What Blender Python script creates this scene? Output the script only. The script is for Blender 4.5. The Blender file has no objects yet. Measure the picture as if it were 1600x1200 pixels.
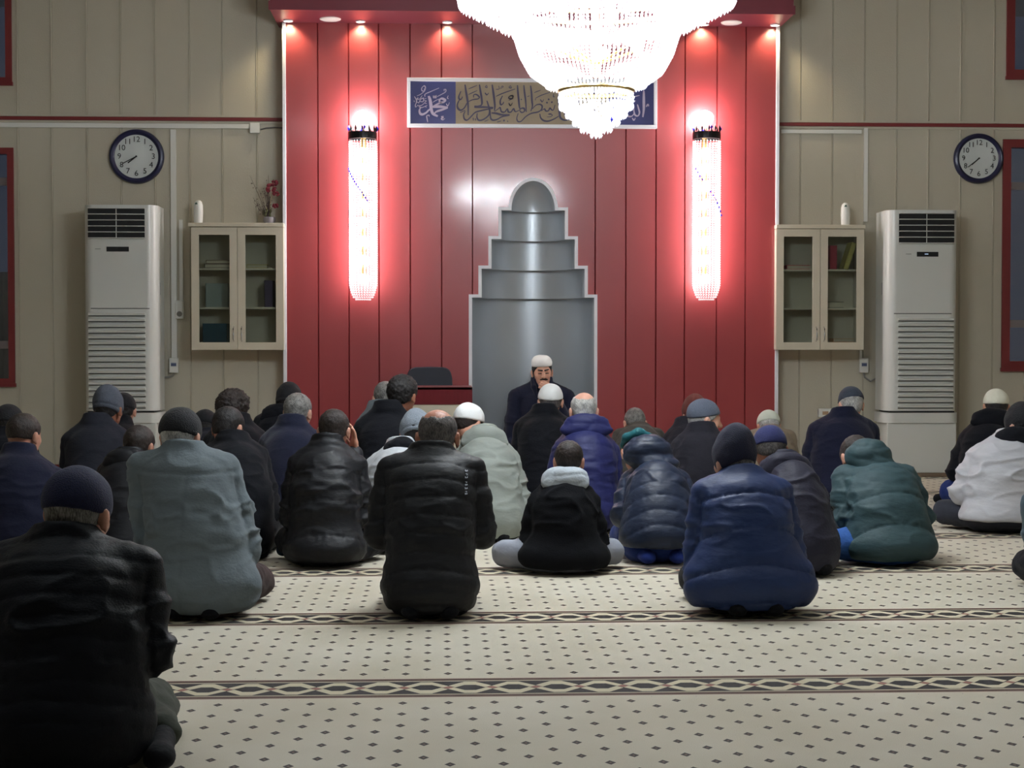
import bpy, bmesh, math, random
import numpy as np
from mathutils import Vector, Matrix

S = bpy.context.scene
COL = S.collection
# ---------------------------------------------------------------- camera
F_PX = 2500.0; CAM_H = 1.13
YAW = math.atan(0.045); PITCH = math.atan(66 / F_PX)
cam_d = bpy.data.cameras.new('camera')
cam = bpy.data.objects.new('camera', cam_d); COL.objects.link(cam)
cam_d.sensor_fit = 'HORIZONTAL'; cam_d.sensor_width = 36.0
cam_d.lens = F_PX / 1600 * 36.0
cam_d.clip_start = 0.05; cam_d.clip_end = 100
FW = Vector((math.sin(YAW) * math.cos(PITCH), math.cos(YAW) * math.cos(PITCH), -math.sin(PITCH)))
RT = Vector((math.cos(YAW), -math.sin(YAW), 0)); UP = RT.cross(FW)
cam.matrix_world = Matrix(((RT.x, UP.x, -FW.x, 0), (RT.y, UP.y, -FW.y, 0), (RT.z, UP.z, -FW.z, CAM_H), (0, 0, 0, 1)))
S.camera = cam
# ---------------------------------------------------------------- world, exposure
S.view_settings.view_transform = 'Standard'
S.view_settings.look = 'None'
S.view_settings.gamma = 1.0
S.view_settings.exposure = 0.0
S.view_settings.use_curve_mapping = False
wd = bpy.data.worlds.new('dusk'); S.world = wd; wd.use_nodes = True
wd.node_tree.nodes['Background'].inputs[0].default_value = (0.20, 0.27, 0.45, 1)
wd.node_tree.nodes['Background'].inputs[1].default_value = 0.18
CHANDELIER_STRENGTH = 1050.0
SCONCE_STRENGTH = 112.0
SPOT_POWER = 14.0
LAMP_STRENGTH = 17.0

# ---------------------------------------------------------------- photo frame -> world
def ray(px, py):
    d = FW * F_PX + RT * (px - 800.0) - UP * (py - 600.0)
    return d
def at_y(px, py, Y):
    d = ray(px, py); t = Y / d.y
    return Vector((d.x * t, Y, CAM_H + d.z * t))
def at_floor(px, py, z=0.0):
    d = ray(px, py); t = (z - CAM_H) / d.z
    return Vector((d.x * t, d.y * t, z))
Y_AC = at_floor(1480, 745.4).y          # front of the air conditioner plinths
WALL = Y_AC + 0.42                      # qibla wall
PANEL = WALL - 0.22                     # face of the red panelling
CEIL = 4.1
ROOM_L, ROOM_R, ROOM_BACK = -6.2, 6.4, -9.0

# ---------------------------------------------------------------- materials
def lin(c):
    c = c / 255.0
    return c / 12.92 if c <= 0.04045 else ((c + 0.055) / 1.055) ** 2.4
def rgb(r, g, b): return (lin(r), lin(g), lin(b), 1.0)
class NT:
    def __init__(s, name):
        s.m = bpy.data.materials.new(name); s.m.use_nodes = True
        s.t = s.m.node_tree; s.b = s.t.nodes['Principled BSDF']; s.out = s.t.nodes['Material Output']
    def n(s, typ, **kw):
        x = s.t.nodes.new(typ)
        for k, v in kw.items(): setattr(x, k, v)
        return x
    def l(s, a, b): s.t.links.new(a, b)
    def math(s, op, a, b=None, c=None):
        x = s.n('ShaderNodeMath', operation=op)
        for i, v in enumerate((a, b, c)):
            if v is None: continue
            if isinstance(v, (int, float)): x.inputs[i].default_value = v
            else: s.l(v, x.inputs[i])
        return x.outputs[0]
    def mix(s, fac, a, b):
        x = s.n('ShaderNodeMix', data_type='RGBA')
        for i, v in ((0, fac), (6, a), (7, b)):
            if isinstance(v, (int, float, tuple)): x.inputs[i].default_value = v
            else: s.l(v, x.inputs[i])
        return x.outputs[2]
def mat(name, col, rough=0.6, metal=0.0, noise=0.0, nscale=8.0, bump=0.0, bscale=60.0, sheen=0.0, coat=0.0, spec=0.5,
        stretch=(1, 1, 1), emit=None, estr=0.0, aniso=0.0):
    q = NT(name); b = q.b
    b.inputs['Base Color'].default_value = col
    b.inputs['Roughness'].default_value = rough
    b.inputs['Metallic'].default_value = metal
    b.inputs['Specular IOR Level'].default_value = spec
    if sheen: b.inputs['Sheen Weight'].default_value = sheen; b.inputs['Sheen Roughness'].default_value = 0.5
    if coat: b.inputs['Coat Weight'].default_value = coat; b.inputs['Coat Roughness'].default_value = 0.12
    if aniso: b.inputs['Anisotropic'].default_value = aniso
    if emit: b.inputs['Emission Color'].default_value = emit; b.inputs['Emission Strength'].default_value = estr
    if noise or bump:
        tc = q.n('ShaderNodeTexCoord'); mp = q.n('ShaderNodeMapping'); mp.inputs['Scale'].default_value = stretch
        q.l(tc.outputs['Object'], mp.inputs[0])
        if noise:
            nz = q.n('ShaderNodeTexNoise'); nz.inputs['Scale'].default_value = nscale; nz.inputs['Detail'].default_value = 4
            q.l(mp.outputs[0], nz.inputs['Vector'])
            d = tuple(min(1, c * (1 - noise)) for c in col[:3]) + (1,); e = tuple(min(1, c * (1 + noise)) for c in col[:3]) + (1,)
            q.l(q.mix(nz.outputs['Fac'], d, e), b.inputs['Base Color'])
        if bump:
            nb = q.n('ShaderNodeTexNoise'); nb.inputs['Scale'].default_value = bscale; nb.inputs['Detail'].default_value = 3
            q.l(mp.outputs[0], nb.inputs['Vector'])
            bp = q.n('ShaderNodeBump'); bp.inputs['Strength'].default_value = bump; bp.inputs['Distance'].default_value = 0.01
            q.l(nb.outputs['Fac'], bp.inputs['Height']); q.l(bp.outputs[0], b.inputs['Normal'])
    return q.m
def knit_mat(name, col, rib=220.0, rough=0.85):
    q = NT(name); q.b.inputs['Roughness'].default_value = rough
    q.b.inputs['Sheen Weight'].default_value = 0.05
    tc = q.n('ShaderNodeTexCoord'); w = q.n('ShaderNodeTexVoronoi'); w.inputs['Scale'].default_value = rib
    q.l(tc.outputs['Object'], w.inputs['Vector'])
    d = tuple(c * 0.55 for c in col[:3]) + (1,)
    q.l(q.mix(w.outputs['Distance'], col, d), q.b.inputs['Base Color'])
    bp = q.n('ShaderNodeBump'); bp.inputs['Strength'].default_value = 0.5; bp.inputs['Distance'].default_value = 0.004
    q.l(w.outputs['Distance'], bp.inputs['Height']); q.l(bp.outputs[0], q.b.inputs['Normal'])
    return q.m

M = {}
M['beige'] = mat('painted_beige_panel', rgb(187, 181, 164), 0.42, noise=0.06, nscale=1.2, bump=0.12, bscale=90)
M['red_panel'] = mat('glossy_red_panel', rgb(146, 48, 51), 0.42, noise=0.08, nscale=1.0, bump=0.03, bscale=10, spec=0.7, coat=0.6)
M['red_paint'] = mat('dark_red_frame', rgb(118, 40, 42), 0.45, noise=0.1)
M['soffit'] = mat('soffit_red', rgb(112, 44, 56), 0.4, noise=0.05)
M['white_metal'] = mat('white_trim', rgb(225, 226, 232), 0.4)
M['steel'] = mat('brushed_aluminium', rgb(196, 202, 208), 0.36, metal=0.55, bump=0.05, bscale=30, stretch=(1, 1, 18))
M['ac_white'] = mat('ac_plastic', rgb(212, 214, 210), 0.28)
M['ac_dark'] = mat('ac_dark', rgb(20, 22, 26), 0.5)
M['cab'] = mat('cream_laminate', rgb(205, 196, 176), 0.35, noise=0.04)
M['chrome'] = mat('chrome', rgb(200, 200, 200), 0.2, metal=1.0)
M['plastic'] = mat('white_plastic', rgb(220, 220, 214), 0.4)
M['plastic_b'] = mat('beige_plastic', rgb(198, 194, 180), 0.45)
M['black'] = mat('black_plastic', rgb(18, 18, 20), 0.5)
M['navy_rim'] = mat('navy_rim', rgb(24, 26, 62), 0.3)
M['dial'] = mat('clock_dial', rgb(200, 206, 204), 0.6)
M['ink'] = mat('black_ink', rgb(14, 14, 14), 0.6)
M['gold'] = mat('gold', rgb(200, 170, 110), 0.3, metal=1.0)
M['ceiling'] = mat('ceiling_paint', rgb(205, 203, 196), 0.8, noise=0.03)
M['mahogany'] = mat('mahogany', rgb(104, 26, 34), 0.3, noise=0.25, nscale=3, stretch=(14, 14, 1))
M['blue_gem'] = mat('blue_gem', rgb(40, 40, 190), 0.1)
M['dark_metal'] = mat('dark_metal', rgb(26, 24, 26), 0.4, metal=0.6)

def glass_mat(name, tint, alpha, rough=0.05):
    q = NT(name); q.t.nodes.remove(q.b)
    tr = q.n('ShaderNodeBsdfTransparent'); tr.inputs[0].default_value = tint
    gl = q.n('ShaderNodeBsdfGlossy'); gl.inputs['Roughness'].default_value = rough
    mx = q.n('ShaderNodeMixShader'); mx.inputs[0].default_value = alpha
    q.l(tr.outputs[0], mx.inputs[1]); q.l(gl.outputs[0], mx.inputs[2]); q.l(mx.outputs[0], q.out.inputs[0])
    return q.m
M['glass'] = glass_mat('cabinet_glass', (0.85, 0.88, 0.87, 1), 0.06, 0.08)
M['pane'] = glass_mat('window_glass', (0.7, 0.72, 0.75, 1), 0.12, 0.05)
def crystal_mat(name, transp):
    q = NT(name); q.t.nodes.remove(q.b)
    tr = q.n('ShaderNodeBsdfTransparent')
    tl = q.n('ShaderNodeBsdfTranslucent'); tl.inputs[0].default_value = (0.95, 0.95, 0.97, 1)
    df = q.n('ShaderNodeBsdfDiffuse'); df.inputs[0].default_value = (0.92, 0.92, 0.95, 1)
    gl = q.n('ShaderNodeBsdfGlossy'); gl.inputs['Roughness'].default_value = 0.15
    m1 = q.n('ShaderNodeMixShader'); m1.inputs[0].default_value = 0.4
    q.l(tl.outputs[0], m1.inputs[1]); q.l(df.outputs[0], m1.inputs[2])
    m2 = q.n('ShaderNodeMixShader'); m2.inputs[0].default_value = 0.15
    q.l(m1.outputs[0], m2.inputs[1]); q.l(gl.outputs[0], m2.inputs[2])
    m3 = q.n('ShaderNodeMixShader'); m3.inputs[0].default_value = transp
    q.l(m2.outputs[0], m3.inputs[1]); q.l(tr.outputs[0], m3.inputs[2]); q.l(m3.outputs[0], q.out.inputs[0])
    return q.m
M['crystal'] = crystal_mat('crystal_beads', 0.4)
M['bulb'] = mat('lit_bulb', rgb(255, 255, 255), 0.5, emit=(0.86, 0.94, 1.0, 1), estr=CHANDELIER_STRENGTH)
M['bulb_inner'] = mat('lit_inner_bulb', rgb(255, 255, 255), 0.5, emit=(0.90, 0.95, 1.0, 1), estr=CHANDELIER_STRENGTH * 0.16)
M['bulb_s'] = mat('lit_sconce_bulb', rgb(255, 255, 255), 0.5, emit=(1.0, 0.93, 0.92, 1), estr=SCONCE_STRENGTH)
M['spot_lens'] = mat('lit_spot_lens', rgb(255, 250, 230), 0.5, emit=(1.0, 0.85, 0.6, 1), estr=30)

# ---------------------------------------------------------------- object helpers
def tag(o, label=None, cat=None, group=None, kind=None):
    if label: o['label'] = label
    if cat: o['category'] = cat
    if group: o['group'] = group
    if kind: o['kind'] = kind
    return o
def empty(name, loc=(0, 0, 0), rz=0.0):
    o = bpy.data.objects.new(name, None); COL.objects.link(o)
    o.location = loc; o.rotation_euler = (0, 0, rz); o.empty_display_size = 0.1
    return o
class MB:
    """collects simple solids, links them as ONE mesh object"""
    def __init__(s): s.bm = bmesh.new()
    def box(s, c, d, R=None, bev=0.0, seg=2):
        r = bmesh.ops.create_cube(s.bm, size=1.0); vs = r['verts']
        for v in vs:
            v.co = Vector((v.co.x * d[0], v.co.y * d[1], v.co.z * d[2]))
        if bev:
            es = list({e for v in vs for e in v.link_edges})
            rr = bmesh.ops.bevel(s.bm, geom=es, offset=bev, segments=seg, affect='EDGES', profile=0.5)
            vs = list({v for f in rr['faces'] for v in f.verts} | {v for v in vs if v.is_valid})
        for v in vs:
            if R is not None: v.co = R @ v.co
            v.co = v.co + Vector(c)
        return s
    def span(s, a, b, bev=0.0, seg=2):
        a, b = Vector(a), Vector(b)
        return s.box((a + b) / 2, (abs(b.x - a.x), abs(b.y - a.y), abs(b.z - a.z)), bev=bev, seg=seg)
    def prism(s, pts, axis_from, axis_to):
        """polygon in (x,z) extruded in y between axis_from and axis_to"""
        a = [s.bm.verts.new((p[0], axis_from, p[1])) for p in pts]
        b = [s.bm.verts.new((p[0], axis_to, p[1])) for p in pts]
        n = len(pts)
        s.bm.faces.new(a); s.bm.faces.new(b[::-1])
        for i in range(n): s.bm.faces.new((a[i], b[i], b[(i + 1) % n], a[(i + 1) % n]))
        return s
    def lathe(s, prof, c=(0, 0, 0), n=32, R=None, sc=(1, 1)):
        """prof: (r,z) list, revolved about z"""
        rings = []
        for r, z in prof:
            ring = []
            for i in range(n):
                a = 2 * math.pi * i / n
                p = Vector((r * math.cos(a) * sc[0], r * math.sin(a) * sc[1], z))
                if R is not None: p = R @ p
                ring.append(s.bm.verts.new(p + Vector(c)))
            rings.append(ring)
        for k in range(len(rings) - 1):
            for i in range(n):
                j = (i + 1) % n
                s.bm.faces.new((rings[k][i], rings[k][j], rings[k + 1][j], rings[k + 1][i]))
        if prof[0] == prof[-1]: return s
        for ring, fl in ((rings[0], True), (rings[-1], False)):
            try: s.bm.faces.new(ring[::-1] if fl else ring)
            except ValueError: pass
        return s
    def tube(s, pts, r, n=8):
        pts = [Vector(p) for p in pts]; rings = []
        for i, p in enumerate(pts):
            t = (pts[min(i + 1, len(pts) - 1)] - pts[max(i - 1, 0)]).normalized()
            u = t.cross(Vector((0, 0, 1)));
            if u.length < 0.05: u = t.cross(Vector((0, 1, 0)))
            u.normalize(); w = t.cross(u)
            rr = r[i] if isinstance(r, (list, tuple)) else r
            rings.append([s.bm.verts.new(p + (u * math.cos(2 * math.pi * k / n) + w * math.sin(2 * math.pi * k / n)) * rr) for k in range(n)])
        for a, b in zip(rings, rings[1:]):
            for k in range(n): s.bm.faces.new((a[k], a[(k + 1) % n], b[(k + 1) % n], b[k]))
        s.bm.faces.new(rings[0][::-1]); s.bm.faces.new(rings[-1])
        return s
    def ball(s, c, r, sub=2, sc=(1, 1, 1)):
        rr = bmesh.ops.create_icosphere(s.bm, subdivisions=sub, radius=r)
        for v in rr['verts']: v.co = Vector((v.co.x * sc[0], v.co.y * sc[1], v.co.z * sc[2])) + Vector(c)
        return s
    def bead(s, c, r, h=None):
        h = h or r; c = Vector(c); b = s.bm
        t = b.verts.new(c + Vector((0, 0, h))); u = b.verts.new(c - Vector((0, 0, h)))
        q = [b.verts.new(c + Vector((math.cos(a) * r, math.sin(a) * r, 0))) for a in (0, 2.094, 4.189)]
        for i in range(3):
            b.faces.new((q[i], q[(i + 1) % 3], t)); b.faces.new((q[(i + 1) % 3], q[i], u))
        return s
    def build(s, name, m, parent=None, smooth=False, origin=None):
        bmesh.ops.recalc_face_normals(s.bm, faces=s.bm.faces)
        me = bpy.data.meshes.new(name)
        if origin is not None:
            for v in s.bm.verts: v.co -= Vector(origin)
        s.bm.to_mesh(me); s.bm.free()
        if smooth:
            for p in me.polygons: p.use_smooth = True
            try: me.set_sharp_from_angle(angle=math.radians(40))
            except Exception: pass
        me.materials.append(m if not isinstance(m, str) else M[m])
        o = bpy.data.objects.new(name, me); COL.objects.link(o)
        if parent is not None: o.parent = parent
        if origin is not None: o.location = origin
        return o
def thing(name, loc, label, cat, group=None):
    return tag(empty(name, loc), label, cat, group)

# ---------------------------------------------------------------- room shell
def carpet_mat():
    q = NT('mosque_carpet')
    geo = q.n('ShaderNodeNewGeometry'); sp = q.n('ShaderNodeSeparateXYZ'); q.l(geo.outputs['Position'], sp.inputs[0])
    X, Y = sp.outputs[0], sp.outputs[1]
    ys = [at_floor(1480, y).y for y in (1066.5, 960.7, 887.7, 836.6, 799.3, 769.9)]
    k = np.arange(6); st, y0 = np.polyfit(k, ys, 1)
    P = 0.1435; PD = st / 9
    # gentle wobble of the woven pattern
    v = q.math('DIVIDE', q.math('SUBTRACT', Y, float(y0 - 20 * st)), float(st))
    fr = q.math('SUBTRACT', q.math('FRACT', q.math('ADD', v, 0.5)), 0.5)
    w = q.math('MULTIPLY', fr, float(st)); aw = q.math('ABSOLUTE', w)
    Xo = q.math('ADD', X, 100 * P - at_floor(379, 1097).x)
    u = q.math('DIVIDE', Xo, P)
    def dots(du, dv):
        a = q.math('ABSOLUTE', q.math('MULTIPLY', q.math('SUBTRACT', q.math('FRACT', q.math('ADD', u, du)), 0.5), P))
        b = q.math('ABSOLUTE', q.math('MULTIPLY', q.math('SUBTRACT', q.math('FRACT', q.math('ADD', q.math('DIVIDE', w, float(PD)), dv + 20)), 0.5), float(PD)))
        return q.math('ADD', q.math('DIVIDE', a, 0.0155), q.math('DIVIDE', b, 0.0215))
    dd = q.math('MINIMUM', dots(0.5, 0.5), dots(0.0, 0.0))
    dot = q.math('LESS_THAN', dd, 1.0); dot_in = q.math('LESS_THAN', dd, 0.3)
    inband = q.math('LESS_THAN', aw, 0.142); dot = q.math('MULTIPLY', dot, q.math('SUBTRACT', 1.0, q.math('LESS_THAN', aw, 0.165)))
    nz = q.n('ShaderNodeTexNoise'); nz.inputs['Scale'].default_value = 1.6; nz.inputs['Detail'].default_value = 5
    q.l(geo.outputs['Position'], nz.inputs['Vector'])
    cream = q.mix(nz.outputs['Fac'], rgb(188, 178, 154), rgb(220, 214, 200))
    col = q.mix(dot, cream, rgb(52, 42, 40)); col = q.mix(q.math('MULTIPLY', dot_in, dot), col, rgb(120, 96, 84))
    # band
    ub = q.math('DIVIDE', Xo, P)
    tri = q.math('SUBTRACT', q.math('MULTIPLY', q.math('ABSOLUTE', q.math('SUBTRACT', q.math('FRACT', q.math('MULTIPLY', ub, 0.5)), 0.5)), 4.0), 1.0)
    trc = q.math('MULTIPLY', q.math('MAXIMUM', q.math('MINIMUM', q.math('MULTIPLY', tri, 1.35), 1.0), -1.0), 0.062)
    r1 = q.math('LESS_THAN', q.math('ABSOLUTE', q.math('SUBTRACT', w, trc)), 0.025)
    r2 = q.math('LESS_THAN', q.math('ABSOLUTE', q.math('ADD', w, trc)), 0.025)
    rib = q.math('MAXIMUM', r1, r2)
    e1 = q.math('LESS_THAN', q.math('ABSOLUTE', q.math('SUBTRACT', q.math('ABSOLUTE', q.math('SUBTRACT', w, trc)), 0.025)), 0.0035)
    dm = q.math('ADD', q.math('DIVIDE', q.math('ABSOLUTE', q.math('MULTIPLY', q.math('SUBTRACT', q.math('FRACT', q.math('ADD', ub, 0.0)), 0.5), P)), 0.018), q.math('DIVIDE', aw, 0.02))
    bc = q.mix(rib, rgb(30, 24, 28), rgb(205, 196, 168))
    bc = q.mix(e1, bc, rgb(30, 24, 28))
    bc = q.mix(q.math('LESS_THAN', dm, 1.0), bc, rgb(150, 96, 84))
    bc = q.mix(q.math('GREATER_THAN', aw, 0.094), bc, rgb(200, 190, 162))
    bc = q.mix(q.math('GREATER_THAN', aw, 0.104), bc, rgb(88, 60, 52))
    bc = q.mix(q.math('GREATER_THAN', aw, 0.136), bc, rgb(178, 150, 134))
    col = q.mix(inband, col, bc)
    q.l(col, q.b.inputs['Base Color'])
    q.b.inputs['Roughness'].default_value = 0.9; q.b.inputs['Sheen Weight'].default_value = 0.15
    nb = q.n('ShaderNodeTexNoise'); nb.inputs['Scale'].default_value = 260; q.l(geo.outputs['Position'], nb.inputs['Vector'])
    bp = q.n('ShaderNodeBump'); bp.inputs['Strength'].default_value = 0.35; bp.inputs['Distance'].default_value = 0.006
    q.l(nb.outputs['Fac'], bp.inputs['Height']); q.l(bp.outputs[0], q.b.inputs['Normal'])
    return q.m
M['carpet'] = carpet_mat()
def struct(o): o['kind'] = 'structure'; return o
struct(MB().span((ROOM_L, ROOM_BACK, -0.1), (ROOM_R, WALL + 0.9, 0)).build('floor', 'carpet'))
struct(MB().span((ROOM_L, ROOM_BACK, CEIL), (ROOM_R, WALL + 0.9, CEIL + 0.1)).build('ceiling', 'ceiling'))
struct(MB().span((ROOM_L - 0.1, ROOM_BACK, 0), (ROOM_L, WALL, CEIL)).build('wall_left', 'beige'))
struct(MB().span((ROOM_R, ROOM_BACK, 0), (ROOM_R + 0.1, WALL, CEIL)).build('wall_right', 'beige'))
struct(MB().span((ROOM_L, ROOM_BACK - 0.1, 0), (ROOM_R, ROOM_BACK, CEIL)).build('wall_back', 'beige'))

# qibla wall: vertical planks with a raised bead at each joint, window openings left free
def wx(px, py=300, Y=None): return at_y(px, py, WALL if Y is None else Y).x
def wz(py, px=800, Y=None): return at_y(px, py, WALL if Y is None else Y).z
PXL, PXR = wx(447, 300, PANEL), wx(1212, 300, PANEL)       # red panelling edges
WIN = []   # x0,x1,z0,z1 openings (frame outer)
zlo0, zlo1 = wz(600, 10), wz(232, 10)
WIN.append((wx(22) - 1.25, wx(22), wz(601, 10), wz(231, 10)))
WIN.append((wx(19, 100) - 1.25, wx(19, 100), wz(131, 10), wz(131, 10) + 1.35))
WIN.append((wx(1566), wx(1566) + 1.25, wz(577, 1590), wz(218, 1590)))
WIN.append((wx(1572, 100), wx(1572, 100) + 1.25, wz(122, 1590), wz(122, 1590) + 1.35))
def plank_wall(x0, x1, holes, joints, name):
    bm = bmesh.new()
    zs = sorted({0.0, CEIL} | {h[2] for h in holes} | {h[3] for h in holes})
    xs = [x0]
    prof = {}
    for j in joints:
        if x0 + 0.02 < j < x1 - 0.02:
            for dx, dy in ((-0.007, 0.0), (-0.0045, 0.009), (-0.0015, 0.009), (0.0005, -0.004), (0.005, -0.004), (0.0075, 0.0)):
                xs.append(j + dx); prof[j + dx] = dy
    for h in holes:
        for e in (h[0], h[1]):
            if x0 < e < x1: xs.append(e)
    xs.append(x1); xs = sorted(set(xs))
    grid = {}
    def V(x, z, back=False):
        k = (round(x, 5), round(z, 5), back)
        if k not in grid: grid[k] = bm.verts.new((x, (WALL + 0.2) if back else WALL - prof.get(x, 0.0), z))
        return grid[k]
    for a, b in zip(xs, xs[1:]):
        for c, d in zip(zs, zs[1:]):
            mx, mz = (a + b) / 2, (c + d) / 2
            if any(h[0] < mx < h[1] and h[2] < mz < h[3] for h in holes): continue
            bm.faces.new((V(a, c), V(b, c), V(b, d), V(a, d)))
            bm.faces.new((V(a, c, True), V(a, d, True), V(b, d, True), V(b, c, True)))
    for h in holes:
        hx0, hx1 = max(h[0], x0), min(h[1], x1)
        for (ax, az, bx, bz) in ((hx0, h[2], hx1, h[2]), (hx0, h[3], hx1, h[3]), (h[0], h[2], h[0], h[3]), (h[1], h[2], h[1], h[3])):
            v = [bm.verts.new((ax, WALL, az)), bm.verts.new((bx, WALL, bz)), bm.verts.new((bx, WALL + 0.2, bz)), bm.verts.new((ax, WALL + 0.2, az))]
            bm.faces.new(v)
    m = MB(); m.bm.free(); m.bm = bm
    me = bpy.data.meshes.new(name); bmesh.ops.recalc_face_normals(bm, faces=bm.faces); bm.to_mesh(me); bm.free()
    me.materials.append(M['beige'])
    o = bpy.data.objects.new(name, me); COL.objects.link(o); return struct(o)
jl = [wx(p) for p in (29, 82, 137, 190, 243, 297, 348, 402)]; stp = (jl[-1] - jl[0]) / 7
jl += [jl[0] - stp * i for i in range(1, 12)]
jr = [wx(p) for p in (1250, 1300, 1350, 1400, 1450, 1500, 1552)]; jr += [jr[-1] + stp * i for i in range(1, 10)]
plank_wall(ROOM_L, PXL + 0.15, WIN[:2], jl, 'wall_front_left')
plank_wall(PXR - 0.15, ROOM_R, WIN[2:], jr, 'wall_front_right')
bz = 0.1
struct(MB().span((ROOM_L, WALL - 0.015, 0), (PXL, WALL, bz)).build('baseboard_left', 'red_paint'))
struct(MB().span((PXR, WALL - 0.015, 0), (ROOM_R, WALL, bz)).build('baseboard_right', 'red_paint'))
# windows
M['curtain'] = mat('window_curtain', rgb(150, 158, 172), 0.9, noise=0.15)
M['alu_dark'] = mat('window_rail', rgb(130, 122, 124), 0.4, metal=0.3)
for i, h in enumerate(WIN):
    x0, x1, z0, z1 = h
    o = MB()
    t = 0.052 if i < 2 else 0.07
    yf, yb = WALL - 0.02, WALL + 0.06
    o.span((x0, yf, z0), (x0 + t, yb, z1)).span((x1 - t, yf, z0), (x1, yb, z1)).span((x0 + t, yf, z0), (x1 - t, yb, z0 + t)).span((x0 + t, yf, z1 - t), (x1 - t, yb, z1))
    o.span((x0 - 0.01, yf - 0.015, z0 - 0.018), (x1 + 0.01, yf + 0.01, z0 + 0.012))
    w = struct(o.build('window_%d' % (i + 1), 'red_paint'))
    if i in (0, 2):
        r = MB(); H = z1 - z0
        for fz in (0.80, 0.20) if i == 2 else (0.86, 0.17):
            r.span((x0 + t, yf + 0.03, z0 + H * fz - 0.035), (x1 - t, yb, z0 + H * fz + 0.03))
        r.build('window_rail', 'alu_dark', w)
    MB().span((x0 + t, WALL + 0.03, z0 + t), (x1 - t, WALL + 0.036, z1 - t)).build('window_pane', 'pane', w)
    if i in (0,):
        cm = MB(); n = 40
        vs = [[cm.bm.verts.new((x0 + t + (x1 - x0 - 2 * t) * k / n, WALL + 0.13 + 0.012 * math.sin(k * 1.9), z)) for k in range(n + 1)] for z in (z0 + 0.03, z0 + 0.48 * (z1 - z0))]
        for k in range(n): cm.bm.faces.new((vs[0][k], vs[0][k + 1], vs[1][k + 1], vs[1][k]))
        cm.build('window_curtain', 'curtain', w)
# red rail and pale mouldings along the wall
for nm, a, b, pxm in (('trim_1', ROOM_L, PXL + 0.1, 220), ('trim_2', PXR - 0.1, ROOM_R, 1400)):
    zc = wz(186 if pxm < 800 else 195.5, pxm)
    struct(MB().span((a, WALL - 0.022, zc - 0.014), (b, WALL, zc + 0.014)).build(nm, 'red_paint'))
    m_ = MB(); m_.span((a, WALL - 0.014, zc + 0.017), (b, WALL, zc + 0.034)); m_.span((a, WALL - 0.014, zc - 0.036), (b, WALL, zc - 0.017))
    struct(m_.build('trim_3' if pxm < 800 else 'trim_4', 'beige'))

# red panelling: planks with grooves, an opening for the mihrab
def red_wall():
    pxs = [447, 497, 545, 592, 641, 690, 738, 930, 978, 1025, 1070, 1120, 1165, 1212]
    xs = [at_y(p, 300, PANEL).x for p in pxs]
    return xs
RX = red_wall()
mih_tiers = [(737, 928, 465, None), (752, 913, 420, 465), (768, 898, 374, 420), (784, 883, 329, 374)]
MIH = []   # x0,x1,z0,z1
for a, b, t, bt in mih_tiers:
    MIH.append((at_y(a, 400, PANEL).x, at_y(b, 400, PANEL).x, 0.0 if bt is None else at_y(832, bt, PANEL).z, at_y(832, t, PANEL).z))
MCX = sum((m[0] + m[1]) / 2 for m in MIH) / 4
MIH = [(MCX - (m[1] - m[0]) / 2, MCX + (m[1] - m[0]) / 2, m[2], m[3]) for m in MIH]
DOME_Z0 = MIH[3][3]; DOME_Z1 = at_y(832, 283, PANEL).z; DOME_R = (at_y(867, 300, PANEL).x - at_y(799, 300, PANEL).x) / 2
SOF_Z = at_y(650, 37, PANEL).z
def in_mihrab(x, z):
    for a, b, c, d in MIH:
        if a < x < b and c <= z < d: return True
    return False
bm = bmesh.new()
steps_x = sorted({m[0] for m in MIH} | {m[1] for m in MIH}); zsteps = sorted({0.0, SOF_Z + 0.3, DOME_Z1} | {m[3] for m in MIH})
gx = set(RX) | set(steps_x); prof = {}
for j in RX[1:-1]:
    for dx, dy in ((-0.006, 0), (-0.003, -0.009), (0.003, -0.009), (0.006, 0)):
        gx.add(j + dx); prof[round(j + dx, 6)] = dy
gx = sorted(gx); cache = {}
def V(x, z):
    k = (round(x, 6), round(z, 6))
    if k not in cache: cache[k] = bm.verts.new((x, PANEL - prof.get(round(x, 6), 0), z))
    return cache[k]
dome_n = 24
for a, b in zip(gx, gx[1:]):
    for c, d in zip(zsteps, zsteps[1:]):
        mx, mz = (a + b) / 2, (c + d) / 2
        if in_mihrab(mx, mz): continue
        if c >= DOME_Z0 - 1e-6 and d <= DOME_Z1 + 1e-6 and MIH[3][0] < mx < MIH[3][1]: continue
        bm.faces.new((V(a, c), V(b, c), V(b, d), V(a, d)))
# strip around the dome opening
x0, x1 = MIH[3][0], MIH[3][1]
arc = [(MCX - DOME_R * math.cos(math.pi * i / dome_n), DOME_Z0 + (DOME_Z1 - 0.0 - DOME_Z0) * math.sin(math.pi * i / dome_n)) for i in range(dome_n + 1)]
top = [(x0, DOME_Z0)] + [(x0 + (x1 - x0) * i / dome_n, DOME_Z1 + 0.0001) for i in range(dome_n + 1)] + [(x1, DOME_Z0)]
av = [bm.verts.new((p[0], PANEL, p[1])) for p in arc]
tv = [bm.verts.new((x0 + (x1 - x0) * i / dome_n, PANEL, DOME_Z1 + 0.0001)) for i in range(dome_n + 1)]
for i in range(dome_n): bm.faces.new((av[i], av[i + 1], tv[i + 1], tv[i]))
bl, br = bm.verts.new((x0, PANEL, DOME_Z0)), bm.verts.new((x1, PANEL, DOME_Z0))
bm.faces.new((bl, av[0], tv[0])); bm.faces.new((br, tv[-1], av[-1]))
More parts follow.
